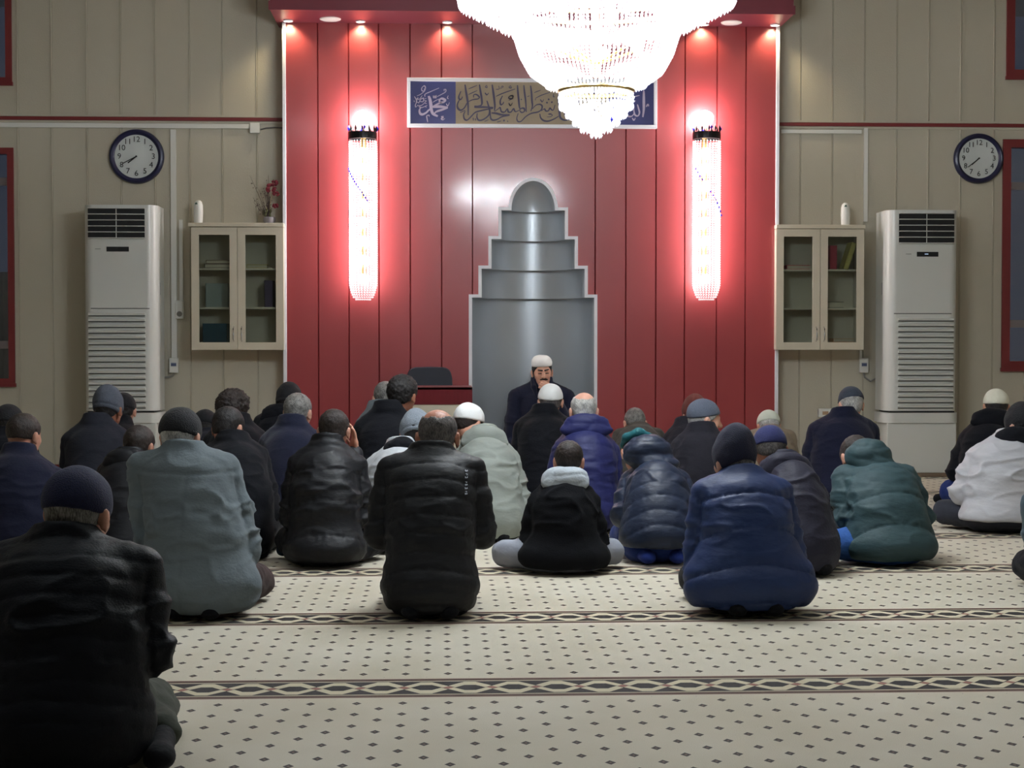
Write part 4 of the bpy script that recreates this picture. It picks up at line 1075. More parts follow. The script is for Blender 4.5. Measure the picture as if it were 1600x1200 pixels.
SKIN = {'a': rgb(196, 142, 120), 'b': rgb(176, 118, 94), 'c': rgb(214, 162, 140), 'd': rgb(150, 98, 76)}
for k_, c_ in SKIN.items():
    M['skin_' + k_] = mat('skin_' + k_, c_, 0.5, noise=0.12, nscale=22, bump=0.08, bscale=160)
    b_ = M['skin_' + k_].node_tree.nodes['Principled BSDF']; b_.inputs['Subsurface Weight'].default_value = 0.08; b_.inputs['Subsurface Radius'].default_value = (0.01, 0.004, 0.002)
def hair_mat(name, c1, c2):
    q = NT(name); tc = q.n('ShaderNodeTexCoord'); mp = q.n('ShaderNodeMapping'); mp.inputs['Scale'].default_value = (1, 1, 0.22); q.l(tc.outputs['Object'], mp.inputs[0])
    nz = q.n('ShaderNodeTexNoise'); nz.inputs['Scale'].default_value = 330; nz.inputs['Detail'].default_value = 2; q.l(mp.outputs[0], nz.inputs['Vector'])
    n2 = q.n('ShaderNodeTexNoise'); n2.inputs['Scale'].default_value = 26; q.l(tc.outputs['Object'], n2.inputs['Vector'])
    f = q.math('ADD', q.math('MULTIPLY', nz.outputs['Fac'], 0.6), q.math('MULTIPLY', n2.outputs['Fac'], 0.4))
    cr = q.n('ShaderNodeValToRGB'); cr.color_ramp.elements[0].position = 0.38; cr.color_ramp.elements[1].position = 0.62
    cr.color_ramp.elements[0].color = c1; cr.color_ramp.elements[1].color = c2; q.l(f, cr.inputs[0]); q.l(cr.outputs[0], q.b.inputs['Base Color'])
    q.b.inputs['Roughness'].default_value = 0.55
    bp = q.n('ShaderNodeBump'); bp.inputs['Strength'].default_value = 0.8; bp.inputs['Distance'].default_value = 0.004; q.l(nz.outputs['Fac'], bp.inputs['Height']); q.l(bp.outputs[0], q.b.inputs['Normal'])
    return q.m
M['hair_black'] = hair_mat('hair_black', rgb(10, 9, 10), rgb(34, 29, 30))
M['hair_brown'] = hair_mat('hair_brown', rgb(18, 14, 13), rgb(52, 39, 35))
M['hair_grey'] = hair_mat('hair_grey', rgb(60, 58, 58), rgb(150, 148, 144))
M['hair_white'] = hair_mat('hair_white', rgb(128, 126, 124), rgb(206, 204, 200))
M['hair_salt'] = hair_mat('hair_salt', rgb(44, 42, 44), rgb(110, 104, 102))

def seg(a, b, t): return np.array(a) * (1 - t) + np.array(b) * t
def hand_prims(w, dirv, palm, sc=1.0, curl=0.5, side=1, k=0.005):
    """w wrist, dirv pointing along the hand, palm = palm normal; five unequal fingers"""
    d = np.array(dirv, float); d /= np.linalg.norm(d); n = np.array(palm, float); n -= d * (n @ d); n /= np.linalg.norm(n)
    s = np.cross(d, n) * side; w = np.array(w, float); P = []
    c = w + d * 0.045 * sc
    R = np.stack([s, d, n], 1)
    P.append(ellP(c, (0.040 * sc, 0.050 * sc, 0.016 * sc), R, 0.012)); P.append(capP(w, c, 0.024 * sc, 0.022 * sc, 0.012))
    for i, (off_, L) in enumerate(((0.030, 0.064), (0.010, 0.074), (-0.010, 0.070), (-0.029, 0.054))):
        b0 = w + d * (0.085 - 0.004 * abs(i - 1)) * sc + s * off_ * sc
        a1, a2, a3 = curl * 0.6, curl * 1.5, curl * 2.2
        p = b0; rr = (0.0092, 0.0086, 0.0078, 0.0068)
        for j, (ang, f) in enumerate(((a1, 0.45), (a2, 0.31), (a3, 0.24))):
            q = p + (d * math.cos(ang) + n * math.sin(ang)) * L * f * sc
            P.append(capP(p, q, rr[j] * sc, rr[j + 1] * sc, k)); p = q
    t0 = w + d * 0.022 * sc + s * 0.030 * sc; t1 = t0 + (d * 0.6 + s * 0.65 + n * 0.35) * 0.036 * sc; t2 = t1 + (d * 0.85 + s * 0.1 + n * 0.55) * 0.030 * sc
    P += [capP(t0, t1, 0.0125 * sc, 0.0105 * sc, 0.008), capP(t1, t2, 0.010 * sc, 0.0082 * sc, k)]
    return P

def head_prims(C, R, hs):
    R = np.array(R); T = lambda p: C + R @ (np.array(p) * hs)
    e = lambda c, r, k=0.02, RR=None: ellP(T(c), np.array(r) * hs, R if RR is None else R @ RR, k)
    P = [e((0, -0.012, 0.02), (0.074, 0.093, 0.082)), e((0, 0.028, -0.030), (0.060, 0.062, 0.082), 0.03), e((0, 0.040, -0.078), (0.042, 0.044, 0.034), 0.03),
         capP(T((0, 0.088, 0.004)), T((0, 0.110, -0.030)), 0.009 * hs, 0.013 * hs, 0.012), e((0.012, 0.098, -0.034), (0.009, 0.009, 0.008), 0.008), e((-0.012, 0.098, -0.034), (0.009, 0.009, 0.008), 0.008),
         capP(T((-0.034, 0.074, 0.016)), T((-0.008, 0.084, 0.014)), 0.009 * hs, 0.009 * hs, 0.012), capP(T((0.034, 0.074, 0.016)), T((0.008, 0.084, 0.014)), 0.009 * hs, 0.009 * hs, 0.012),
         e((0.036, 0.062, -0.030), (0.020, 0.018, 0.018), 0.02), e((-0.036, 0.062, -0.030), (0.020, 0.018, 0.018), 0.02),
         capP(T((-0.018, 0.086, -0.060)), T((0.018, 0.086, -0.060)), 0.0075 * hs, 0.0075 * hs, 0.01), capP(T((-0.013, 0.083, -0.069)), T((0.013, 0.083, -0.069)), 0.008 * hs, 0.008 * hs, 0.006),
         e((0.030, 0.072, -0.002), (0.012, 0.010, 0.009), 0.004), e((-0.030, 0.072, -0.002), (0.012, 0.010, 0.009), 0.004)]
    for s in (-1, 1):
        RR = np.array(Matrix.Rotation(-s * 0.45, 3, 'Z'))
        P.append(e((s * 0.079, -0.012, -0.018), (0.007, 0.019, 0.031), 0.006, RR)); P.append(e((s * 0.080, -0.004, -0.043), (0.006, 0.011, 0.012), 0.006))
        P.append(e((s * 0.085, -0.020, -0.010), (0.005, 0.012, 0.021), 0.005, RR))
    return P, T
def planes(D, X, Y, Z, C, R, hs, cuts, k=0.004):
    R = np.array(R); x, y, z = (X - C[0]) / hs, (Y - C[1]) / hs, (Z - C[2]) / hs
    u = R[0, 0] * x + R[1, 0] * y + R[2, 0] * z; v = R[0, 1] * x + R[1, 1] * y + R[2, 1] * z; w = R[0, 2] * x + R[1, 2] * y + R[2, 2] * z
    for a, b, c, off_ in cuts: D = smax(D, (a * u + b * v + c * w - off_) * hs, k)
    return D, u, v, w

def add_hair(root, C, R, hs, style, m, seed):
    R = np.array(R); T = lambda p: C + R @ (np.array(p) * hs)
    g = {'short': 0.006, 'fade': 0.005, 'bald': 0.004, 'fringe': 0.006, 'curly': 0.026, 'thick': 0.014}[style]
    pr = [ellP(T((0, -0.013, 0.02)), np.array((0.075, 0.094, 0.083)) * hs + g * hs, R, 0.02), ellP(T((0, -0.035, -0.035)), np.array((0.058, 0.056, 0.05)) * hs + g * 0.5 * hs, R, 0.02)]
    if style == 'thick': pr.append(ellP(T((0, 0.02, 0.06)), np.array((0.07, 0.075, 0.055)) * hs, R, 0.02))
    if style == 'curly':
        rr = random.Random(seed)
        for i in range(46):
            a = rr.uniform(0, 6.28); e_ = rr.uniform(-0.1, 1.5); pr.append(ellP(T((math.cos(a) * math.cos(e_) * 0.085, -0.012 + math.sin(a) * math.cos(e_) * 0.10, 0.03 + math.sin(e_) * 0.085)), np.array((0.024, 0.024, 0.02)) * hs, None, 0.008))
    nape = {'short': -0.072, 'fade': -0.03, 'bald': -0.07, 'fringe': -0.07, 'curly': -0.06, 'thick': -0.075}[style]
    def cut(D, X, Y, Z):
        D, u, v, w = planes(D, X, Y, Z, C, R, hs, [(0, 0.9, -0.44, 0.036), (0, 0.62, -0.78, 0.020 if style != 'curly' else 0.03), (0, 0, -1, -nape)], 0.008)
        if style == 'bald': D = smax(D, (0.078 - np.sqrt((u / 0.80) ** 2 + (v + 0.045) ** 2 + (w - 0.098) ** 2) + 0.0035 * np.sin(310 * u + 40 * w) * np.sin(270 * w + 90 * v) + 0.003 * np.sin(120 * u)) * hs, 0.006)
        return D
    P, F = remesh(pr, 0.0055 * hs, cut)
    if len(F) == 0: return None
    N = vnormals(P, F); A = {'curly': 0.006, 'thick': 0.004}.get(style, 0.0018)
    P = P + N * (vnoise(P, 90, seed) * A + vnoise(P, 190, seed + 3) * A * 0.6)[:, None]
    return mesh_obj('hair', P, F, m, root)
def add_hat(root, C, R, hs, kind, m, seed, name=None):
    R = np.array(R); T = lambda p: C + R @ (np.array(p) * hs)
    E = lambda c, r, k=0.02: ellP(T(c), np.array(r) * hs, R, k)
    if kind == 'kufi': pr = [E((0, -0.013, 0.022), (0.0875, 0.106, 0.096))]; cuts = [(0, -0.05, -1, 0.008)]; nm = 'knit_cap'
    elif kind == 'skullcap': pr = [E((0, -0.013, 0.022), (0.0865, 0.105, 0.095))]; cuts = [(0, 0.30, -1, -0.014)]; nm = 'skullcap'
    elif kind == 'beanie': pr = [E((0, -0.012, 0.018), (0.090, 0.106, 0.100)), E((0, -0.02, 0.055), (0.076, 0.090, 0.085)), ]; cuts = [(0, -0.3, -1, 0.040)]; nm = 'beanie'
    elif kind == 'tallbeanie': pr = [E((0, -0.012, 0.018), (0.091, 0.106, 0.104)), E((0.004, -0.03, 0.085), (0.062, 0.074, 0.070), 0.04)]; cuts = [(0, -0.3, -1, 0.046)]; nm = 'beanie'
    elif kind == 'taqiyah': pr = [E((0, -0.01, 0.055), (0.082, 0.098, 0.075)), E((0, -0.01, 0.075), (0.080, 0.096, 0.055))]; cuts = [(0, 0.12, -1, -0.038), (0, 0, 1, 0.128)]; nm = 'prayer_cap'
    else: pr = [E((0, -0.013, 0.022), (0.086, 0.104, 0.098)), E((0, 0.085, 0.035), (0.062, 0.065, 0.012), 0.015)]; cuts = [(0, -0.12, -1, -0.012)]; nm = 'peaked_cap'
    def cut(D, X, Y, Z): return planes(D, X, Y, Z, C, R, hs, cuts, 0.012 if kind == 'taqiyah' else 0.006)[0]
    P, F = remesh(pr, 0.006 * hs, cut)
    N = vnormals(P, F)
    P = P + N * (vnoise(P, 28, seed) * (0.0035 if kind in ('beanie', 'tallbeanie') else 0.0018))[:, None]
    if kind in ('beanie',):
        Q = (P - C) @ R / hs; fold = np.exp(-((Q[:, 2] + 0.012 + 0.25 * Q[:, 1]) / 0.005) ** 2); P = P - N * (fold * 0.004)[:, None]
    return mesh_obj(name or nm, P, F, m, root)

def person(label, yc, bx, sx_, hx, top, shw, shy, elw, ely, bw, jm, ny=None, nf=0.10, hf=None, hs=1.0, hyaw=0, hpitch=15, hroll=0, hair='short', hm='hair_black', hat=None, hatm=None,
           skin='a', pose='kneel', puff=0.0, puffA=0.011, fold=0.006, hem=0.03, hood=None, hoodm=None, hoodw=0.30, trm='tr_dark', turn=0, sock='sock_dark', back=0.20, seat=None, yoke=False, armk='lap', sc=1.0,
           collar=0.030, group=None, seed=0, vox=0.0075, waist=None, slv=None, extra=None, shz_adj=0.0, name='person', legs=None, foot=None, jacket='jacket'):
    Y0 = at_floor(bx, yc).y + back * sc if yc else seat
    q = at_y(bx, 700, Y0); cx = q.x; root = thing(name, (cx, Y0, 0), label, 'person', group)
    tr_ = math.radians(turn); root.rotation_euler = (0, 0, tr_)
    c_, s_ = math.cos(tr_), math.sin(tr_)
    def loc(px, py, fwd):
        w = at_y(px, py, Y0 + fwd * c_); dx, dy = w.x - cx, w.y - Y0
        return np.array((dx * c_ + dy * s_, -dx * s_ + dy * c_, w.z))
    hf = hf if hf is not None else nf + 0.06
    mpp = Y0 / F_PX
    shH = shw * mpp / 2; elH = elw * mpp / 2; bH = bw * mpp / 2
    S0 = loc(sx_, shy, nf)                      # shoulder line level, mid
    N = loc(sx_, ny if ny else shy - 26 / mpp * 0.0052, nf); N[2] -= 0.0
    topz = loc(hx, top, hf)[2]
    R = rot(hyaw, hpitch, hroll)
    hatup = {None: 0.0, 'kufi': 0.012, 'skullcap': 0.010, 'beanie': 0.030, 'tallbeanie': 0.048, 'taqiyah': 0.03, 'cap': 0.014}[hat]
    if hat is None and hair: hatup = {'curly': 0.035, 'thick': 0.014}.get(hair, 0.005)
    ext = math.sqrt((0.082 * math.cos(math.radians(hpitch))) ** 2 + (0.093 * math.sin(math.radians(hpitch))) ** 2) + hatup
    C = loc(hx, 650, hf); C[2] = topz - (ext + (R @ np.array((0, -0.012, 0.02)))[2]) * hs
    S0[2] += 0.012 if sc > 0.84 else 0.0; shz = S0[2] + shz_adj
    pz = (0.17 if pose == 'kneel' else 0.13) * sc
    pel = np.array((0, 0, pz))
    neck = np.array((N[0], N[1], min(N[2], C[2] - 0.06 * hs)))
    def sp(t):  # slumped spine
        base = pel * (1 - t) + neck * t; base[1] = pel[1] + (neck[1] - pel[1]) * t ** 1.5; base[0] = pel[0] + (neck[0] - pel[0]) * t ** 1.3; return base
    tors = []
    wH = waist * mpp / 2 if waist else min(bH, shH * 0.98) * 0.90
    tk = 0.5 + 0.5 * sc
    tors.append(ellP((0, -0.005, pz * 0.75), (bH, 0.20 * tk, pz * 1.05), None, 0.06))
    tors.append(ellP(sp(0.30) + (0, -0.005, 0), (wH, 0.165 * tk, 0.17 * sc), None, 0.08))
    tors.append(ellP(sp(0.58), (shH * 0.80, 0.15 * tk, 0.17 * sc), None, 0.08))
    tors.append(ellP((sp(0.82)[0], sp(0.82)[1], shz - 0.10 * sc), (shH * 0.80, 0.125 * tk, 0.12 * sc), None, 0.06))
    tors.append(capP(neck + (0, -0.005, -0.035), (neck[0], neck[1], shz - 0.05), 0.066 * tk, 0.09 * tk, 0.06))
    ra = 0.068 * tk if not slv else slv * tk; arms = []; skel = []
    ez = loc(sx_, ely, nf)[2]
    hand = []
    for s in (-1, 1):
        Sh = np.array((S0[0] + s * (shH - ra), S0[1] + 0.005, shz - ra * 0.95))
        tors.append(capP(neck + (s * 0.035, 0, -0.030), Sh + (0, 0, ra * 0.06), 0.055 * tk, ra * 0.95, 0.04))
        Ex = np.array((sp(0.4)[0] + s * (elH - ra * 0.85), sp(0.45)[1] + 0.06, ez))
        ak = armk if isinstance(armk, str) else armk[0 if s < 0 else 1]
        if ak == 'lap': Wr = np.array((sp(0.3)[0] + s * 0.10, sp(0.4)[1] + 0.27 * sc, max(0.12, ez - 0.06)))
        elif ak == 'dua': Wr = np.array((neck[0] + s * 0.08, C[1] + 0.17, C[2] - 0.20))
        elif ak == 'face': Wr = np.array((C[0] + s * 0.10, C[1] + 0.07, C[2] - 0.13))
        elif ak == 'mouth': Wr = C + np.array((s * 0.085, 0.118, -0.165))
        else: Wr = np.array((s * 0.16, sp(0.4)[1] + 0.22, 0.25))
        arms += [capP(Sh, seg(Sh, Ex, 0.5), ra, ra * 0.98, 0.025), capP(seg(Sh, Ex, 0.5), Ex, ra * 0.98, ra * 0.9, 0.03), capP(Ex, Wr, ra * 0.88, ra * 0.66, 0.025)]
        skel.append((Sh, Ex, Wr)); wd_ = (Wr - Ex) / np.linalg.norm(Wr - Ex)
        hw_ = Wr + wd_ * 0.012
        if ak == 'mouth': hd, hn, cu = (R @ np.array((-s * 0.85, -0.05, 0.50))), (R @ np.array((-s * 0.3, -1, 0))), 1.0
        elif ak == 'face': hd, hn, cu = np.array((0, 0.05, 1.0)), np.array((-s, -0.3, 0)), 0.35
        elif ak == 'dua': hd, hn, cu = np.array((0, 0.25, 1.0)), np.array((-s * 0.3, -1, 0.3)), 0.25
        else: hd, hn, cu = np.array((-s * 0.35, 0.9, -0.3)), np.array((0, -0.2, -1)), 0.4
        hand += [capP(seg(Ex, Wr, 0.6), hw_, 0.030 * sc, 0.025 * sc, 0.01)] + hand_prims(hw_, hd, hn, sc, cu, side=(1 if np.cross(hd, hn)[0] * -s > 0 else -1))
    # legs
    lk = []; ft = []
    for s in (-1, 1):
        if legs: kx, ky = legs[0 if s < 0 else 1]
        if pose == 'kneel':
            K = np.array((s * max(0.13, bH * 0.56), 0.40 * sc, 0.085 * sc)); A_ = np.array((s * 0.11, -0.04, 0.06)); H_ = np.array((s * 0.09, 0.02, pz))
            T_ = np.array((s * 0.075, -0.12 * sc, 0.045))
            if foot and s > 0: A_ = np.array((foot[0] - 0.03, foot[1] + 0.15, 0.07)); T_ = np.array((foot[0], foot[1], 0.05))
        else:
            K = np.array((s * (kx if legs else 0.36 * sc), (ky if legs else 0.20 * sc), 0.10 * sc)); A_ = np.array((-s * 0.06, 0.30 * sc, 0.055)); H_ = np.array((s * 0.09, 0.02, pz * 0.8)); T_ = np.array((-s * 0.24 * sc, 0.27 * sc, 0.045))
        lk += [capP(H_, K, 0.098 * sc, 0.078 * sc, 0.03), capP(K, A_, 0.070 * sc, 0.052 * sc, 0.02)]; ft += [capP(A_, T_, 0.040 * sc, 0.033 * sc, 0.02)]
        if pose == 'kneel': ft.append(ellP(T_ + np.array((0, -0.015, -0.004)), (0.042, 0.05, 0.034), None, 0.015))
    lk.append(ellP((0, 0.02, pz * 0.7), (min(bH * 0.9, 0.21), 0.17 * sc, pz * 0.8), None, 0.05))
    floor_ = lambda D, X, Y, Z: smax(D, -(Z - 0.003) + 0 * X + 0 * Y, 0.01)
    # body: head, neck, trunk, limbs, one surface
    hp, T = head_prims(C, R, hs)
    bp = list(hp) + [capP(T((0, -0.02, -0.055)), neck + (0, 0.0, -0.05), 0.052 * hs, 0.058 * hs, 0.03)]
    shrink = lambda p, g: (capP(p.a, p.b, max(0.01, p.ra - g), max(0.01, p.rb - g), p.k) if p.t == 0 else ellP(p.c, np.maximum(p.r - g, 0.02), p.R, p.k))
    bp += [shrink(p, 0.03) for p in tors[1:]] + [shrink(p, 0.028) for p in arms] + hand + [shrink(p, 0.022) for p in lk] + [shrink(p, 0.009) for p in ft]
    P, F = remesh(bp, vox, floor_); mesh_obj('body', P, F, 'skin_' + skin, root)
    # trousers, socks
    P, F = remesh(lk, 0.011, floor_); Nn = vnormals(P, F); P = P + Nn * (vnoise(P * np.array((1, 1, 1.4)), 16, seed) * 0.008 + vnoise(P, 38, seed + 2) * 0.003)[:, None]; P[:, 2] = np.maximum(P[:, 2], 0.002)
    mesh_obj('trousers', P, F, trm, root)
    for s in (0, 1):
        fp = ft[s * (len(ft) // 2):(s + 1) * (len(ft) // 2)]
        P, F = remesh(fp, 0.009, floor_); mesh_obj('sock', P, F, sock, root)
    # jacket
    sdir = (neck - pel) / np.linalg.norm(neck - pel)
    Rc = rot(0, math.degrees(math.atan2(neck[1] - sp(0.75)[1], neck[2] - sp(0.75)[2])) * 0.8)
    col = [ringP(neck + np.array((0, 0.0, 0.006)), 0.069 * hs, 0.067 * hs, 0.006, collar * 0.8, Rc, 0.03)] if collar else []
    jp = tors + arms + col
    open_ = ellP(neck + Rc @ np.array((0, 0.005, 0.075)), np.array((0.060, 0.058, 0.080)) * hs, Rc, 0.01)
    def cutj(D, X, Y, Z):
        D = smax(D, -(Z - hem) + 0 * X, 0.012)
        if collar: D = smax(D, -evalP(open_, X, Y, Z), 0.012)
        return D
    P, F = remesh(jp, 0.0095 * (0.5 + 0.5 * sc), cutj)
    Nn = vnormals(P, F)
    da = field(arms, P[:, 0], P[:, 1], P[:, 2]); dt = field(tors, P[:, 0], P[:, 1], P[:, 2]); isarm = (da < dt - 0.004)
    ts = (P - pel) @ sdir + 0.35 * P[:, 0] ** 2
    ta = np.zeros(len(P))
    for s, (a, b, c) in zip((-1, 1), skel):
        m_ = (P[:, 0] - sp(0.5)[0]) * s > 0
        d1 = (b - a) / np.linalg.norm(b - a); ta = np.where(m_, (P - a) @ d1, ta)
    nz = np.stack([P[:, 0] * 0.55, P[:, 1] * 0.8, P[:, 2] * 1.5], 1)
    wr = vnoise(nz, 13, seed + 5) * 0.7 + vnoise(nz, 27, seed + 9) * 0.5
    rid = 1 - np.abs(vnoise(np.stack([P[:, 0] * 0.7 + P[:, 2] * 0.35, P[:, 1], P[:, 2] * 1.7 - P[:, 0] * 0.3], 1), 10, seed + 21)) * 2
    zone = 0.45 + 0.9 * np.exp(-((ts - 0.20) / 0.11) ** 2) + np.where(isarm, 0.8 * np.exp(-((ta - 0.26) / 0.08) ** 2), 0)
    disp = (wr * 0.6 + np.clip(rid, 0, 1) ** 2 * 0.9) * fold * zone
    if puff:
        tt = np.where(isarm, ta, ts) + vnoise(P, 9, seed + 31) * 0.006
        ph = np.abs(np.sin(math.pi * tt / puff)); pA = np.where(isarm, puffA * (0.85 if puffA < 0.02 else 0.7), puffA)
        if armk == '__': pass
        disp = disp + pA * (ph ** 0.28 - 1.0) + vnoise(np.stack([P[:, 0] * 1.6, P[:, 1] * 1.6, P[:, 2] * 0.7], 1), 34, seed + 2) * 0.0028 * (1 - ph)
    seamd = np.abs(da - dt)
    disp = disp - 0.006 * np.exp(-(seamd / 0.006) ** 2) * (ts > 0.18)
    if yoke:
        disp = disp - 0.005 * np.exp(-((P[:, 2] - (shz - 0.075) - 0.10 * P[:, 0] ** 2) / 0.0075) ** 2) * (Nn[:, 1] < 0.2) * (~isarm)
        disp = disp - 0.003 * np.exp(-((P[:, 0] - sp(0.5)[0]) / 0.006) ** 2) * (Nn[:, 1] < 0) * (P[:, 2] < shz - 0.08)
    P = P + Nn * disp[:, None]; P[:, 2] = np.maximum(P[:, 2], 0.004)
    J = mesh_obj(jacket, P, F, jm, root)
    # hood lying on the back
    if hood:
        hw_ = hoodw / 2; hm_ = hoodm or jm
        if hood == 'down':
            hb = neck + np.array((0, -0.075, 0.0))
            pr = [ellP(hb + (0, 0.010, 0.012), (hw_ * 0.66, 0.050, 0.050 * sc), rot(0, -20), 0.04), ellP(hb + (0, 0.008, -0.042 * sc), (hw_ * 0.98, 0.052, 0.052 * sc), rot(0, 10), 0.05), ellP(hb + (0, 0.012, -0.088 * sc), (hw_ * 0.60, 0.042, 0.052 * sc), None, 0.06),
                  capP(neck + (-hw_ * 0.62, -0.04, -0.008), neck + (-0.07, 0.07, -0.01), 0.032, 0.024, 0.04), capP(neck + (hw_ * 0.62, -0.04, -0.008), neck + (0.07, 0.07, -0.01), 0.032, 0.024, 0.04)]
            hol = ellP(C + R @ np.array((0, 0, -0.02)) * hs, np.array((0.092, 0.105, 0.13)) * hs, R, 0.02)
            hol2 = ellP(neck + np.array((0, 0.0, 0.07)), (0.066, 0.062, 0.09), None, 0.02)
            def cuth(D, X, Y, Z): return smax(smax(D, -evalP(hol, X, Y, Z), 0.02), -evalP(hol2, X, Y, Z), 0.02)
        elif hood == 'hump':
            hb = (C + neck) / 2 + np.array((0, -0.045, 0.035))
            pr = [ellP(hb, (hw_, 0.11, 0.10 * sc), rot(0, 35), 0.04), ellP(neck + (0, -0.05, 0.01), (hw_ * 0.92, 0.08, 0.055), None, 0.04)]
            hol = ellP(C + R @ np.array((0, 0.02, -0.01)) * hs, np.array((0.084, 0.110, 0.11)) * hs, R, 0.02)
            def cuth(D, X, Y, Z): return smax(D, -evalP(hol, X, Y, Z), 0.015)
        P, F = remesh(pr, 0.008, cuth); Nn = vnormals(P, F)
        r2 = np.clip(1 - np.abs(vnoise(np.stack([P[:, 0] * 0.8, P[:, 1], P[:, 2] * 1.5], 1), 14, seed + 3)) * 2, 0, 1) ** 2
        dd = vnoise(P, 20, seed + 7) * 0.004 - r2 * 0.005
        if puff: dd = dd + 0.006 * (np.sqrt(np.abs(np.sin(math.pi * (P[:, 2] - neck[2]) / (puff * 0.8)))) - 1)
        mesh_obj('hood', P + Nn * dd[:, None], F, hm_, root)
    if hair: add_hair(root, C, R, hs, hair, hm, seed)
    if hat: add_hat(root, C, R, hs, hat, hatm, seed)
    root['_dbg'] = 0; del root['_dbg']
    return dict(root=root, C=C, R=R, T=T, neck=neck, skel=skel, sp=sp, shz=shz, hs=hs, Y0=Y0, mpp=mpp, loc=loc, pz=pz, bH=bH)
# ---------------------------------------------------------------- fabrics
def cloth(name, c, rough=0.85, bump=0.25, bs=420, noise=0.12, sheen=0.04):
    wr = bs in (200, 160)
    M[name] = mat(name, rgb(*c), rough, noise=noise, nscale=18, bump=0.22 if wr else 0.2, bscale=34 if wr else (bs if bs < 200 else 70), sheen=sheen, spec=0.4 if wr else 0.22, stretch=(0.8, 0.8, 1.9) if wr else (1, 1, 1.4))
cloth('tr_dark', (12, 13, 22), sheen=0.05); cloth('tr_brown', (62, 48, 48)); cloth('tr_olive', (66, 70, 62)); cloth('tr_jeans', (52, 92, 160)); cloth('tr_blue', (30, 50, 110)); cloth('tr_grey', (52, 54, 64)); cloth('tr_light', (150, 154, 166))
cloth('sock_dark', (14, 15, 22)); cloth('sock_grey', (60, 66, 66)); cloth('sock_blue', (40, 60, 140)); cloth('sock_teal', (52, 70, 84))
cloth('wool_grey', (106, 116, 122), noise=0.08); cloth('wool_black', (9, 11, 20), sheen=0.05); cloth('wool_navy', (22, 26, 48), sheen=0.15); cloth('wool_charcoal', (32, 34, 44)); cloth('coat_dark', (28, 27, 36))
cloth('nylon_black', (9, 11, 20), 0.58, 0.1, 200, sheen=0); cloth('nylon_navy', (30, 40, 62), 0.48, 0.1, 200, sheen=0); cloth('nylon_blue', (30, 50, 96), 0.55, 0.1, 200, sheen=0)
cloth('leather_black', (9, 13, 22), 0.6, 0.15, 150, sheen=0); cloth('royal_blue', (22, 28, 84), 0.6, 0.15, 200); cloth('sage', (140, 146, 140), 0.65, 0.15, 160, sheen=0)
cloth('green_coat', (50, 74, 80), 0.65, 0.15, 160, sheen=0); cloth('purple_coat', (40, 39, 54), 0.6); cloth('tan_coat', (128, 116, 98)); cloth('olive_coat', (70, 68, 64)); cloth('white_coat', (186, 186, 192), 0.55, 0.1, 160, sheen=0)
cloth('fleece_black', (6, 7, 13), 0.95, 0.4, 150, sheen=0); cloth('hood_light', (176, 184, 192), 0.9, 0.3, 260); cloth('teal', (30, 92, 100), 0.6); cloth('navy_coat', (14, 18, 42), sheen=0.1); cloth('knit_teal', (70, 84, 92), 0.9, 0.9, 90)
M['white_cotton'] = mat('white_cotton', rgb(240, 241, 242), 0.8, bump=0.2, bscale=300)
cloth('gloss_white', (196, 200, 206), 0.6)
for nm, c in (('cap_navy', (18, 26, 70)), ('cap_black', (20, 21, 28)), ('cap_grey', (84, 90, 104)), ('cap_white', (216, 220, 220)), ('cap_cream', (214, 212, 192)), ('cap_rust', (112, 48, 40)), ('cap_slate', (96, 104, 122)), ('cap_blue', (34, 42, 100)), ('cap_beanie_navy', (18, 22, 56)), ('cap_peak', (58, 68, 84)), ('cap_mint', (206, 214, 196)), ('cap_pale', (150, 160, 172))):
    M[nm] = knit_mat(nm, rgb(*c), rib=260 if nm != 'cap_black' else 150)

M['cap_white'] = mat('cap_white', rgb(242, 243, 243), 0.75, noise=0.03, bump=0.3, bscale=260)
M['cap_cream'] = mat('cap_cream', rgb(226, 224, 206), 0.8, noise=0.05, bump=0.3, bscale=260)
M['cap_mint'] = mat('cap_mint', rgb(216, 222, 208), 0.8, noise=0.05, bump=0.3, bscale=260)
# ---------------------------------------------------------------- worshippers, nearest rows first
P1 = person('person in shiny black quilted jacket and navy knit cap kneeling alone at the frame edge', 1238, 90, 102, 122, 729, 312, 862, 326, 1010, 300, 'leather_black', ny=842, nf=0.13, hyaw=-12, hpitch=12,
    hair='short', hm='hair_grey', hat='kufi', hatm='cap_navy', puff=0.055, puffA=0.008, fold=0.010, trm='tr_olive', sock='sock_dark', skin='a', seed=1, turn=-3, hs=1.05, foot=(0.27, -0.02))
P2 = person('person in grey wool coat and ribbed black skullcap, white hair, brown trousers', 975, 312, 285, 283, 637, 180, 712, 192, 860, 190, 'wool_grey', ny=706, nf=0.12, hyaw=-10, hpitch=14,
    hair='short', hm='hair_white', hat='kufi', hatm='cap_black', fold=0.013, yoke=True, trm='tr_brown', sock='sock_dark', skin='c', seed=2, turn=-6, collar=0.034)
P3 = person('balding person in black padded vest over black sleeves with small white mark', 975, 672, 674, 684, 638, 176, 716, 204, 832, 156, 'nylon_black', ny=706, nf=0.12, hyaw=-4, hpitch=22,
    hair='bald', hm='hair_salt', puff=0.075, puffA=0.010, fold=0.006, skin='b', seed=3, hs=1.05)
P4 = person('person in navy blue puffer jacket and tall navy beanie, one ear showing', 971, 1172, 1160, 1146, 662, 166, 752, 196, 880, 216, 'nylon_blue', ny=738, nf=0.12, hyaw=22, hpitch=10,
    hair='short', hm='hair_grey', hat='tallbeanie', hatm='cap_beanie_navy', puff=0.155, puffA=0.020, fold=0.007, skin='c', seed=4, turn=0)
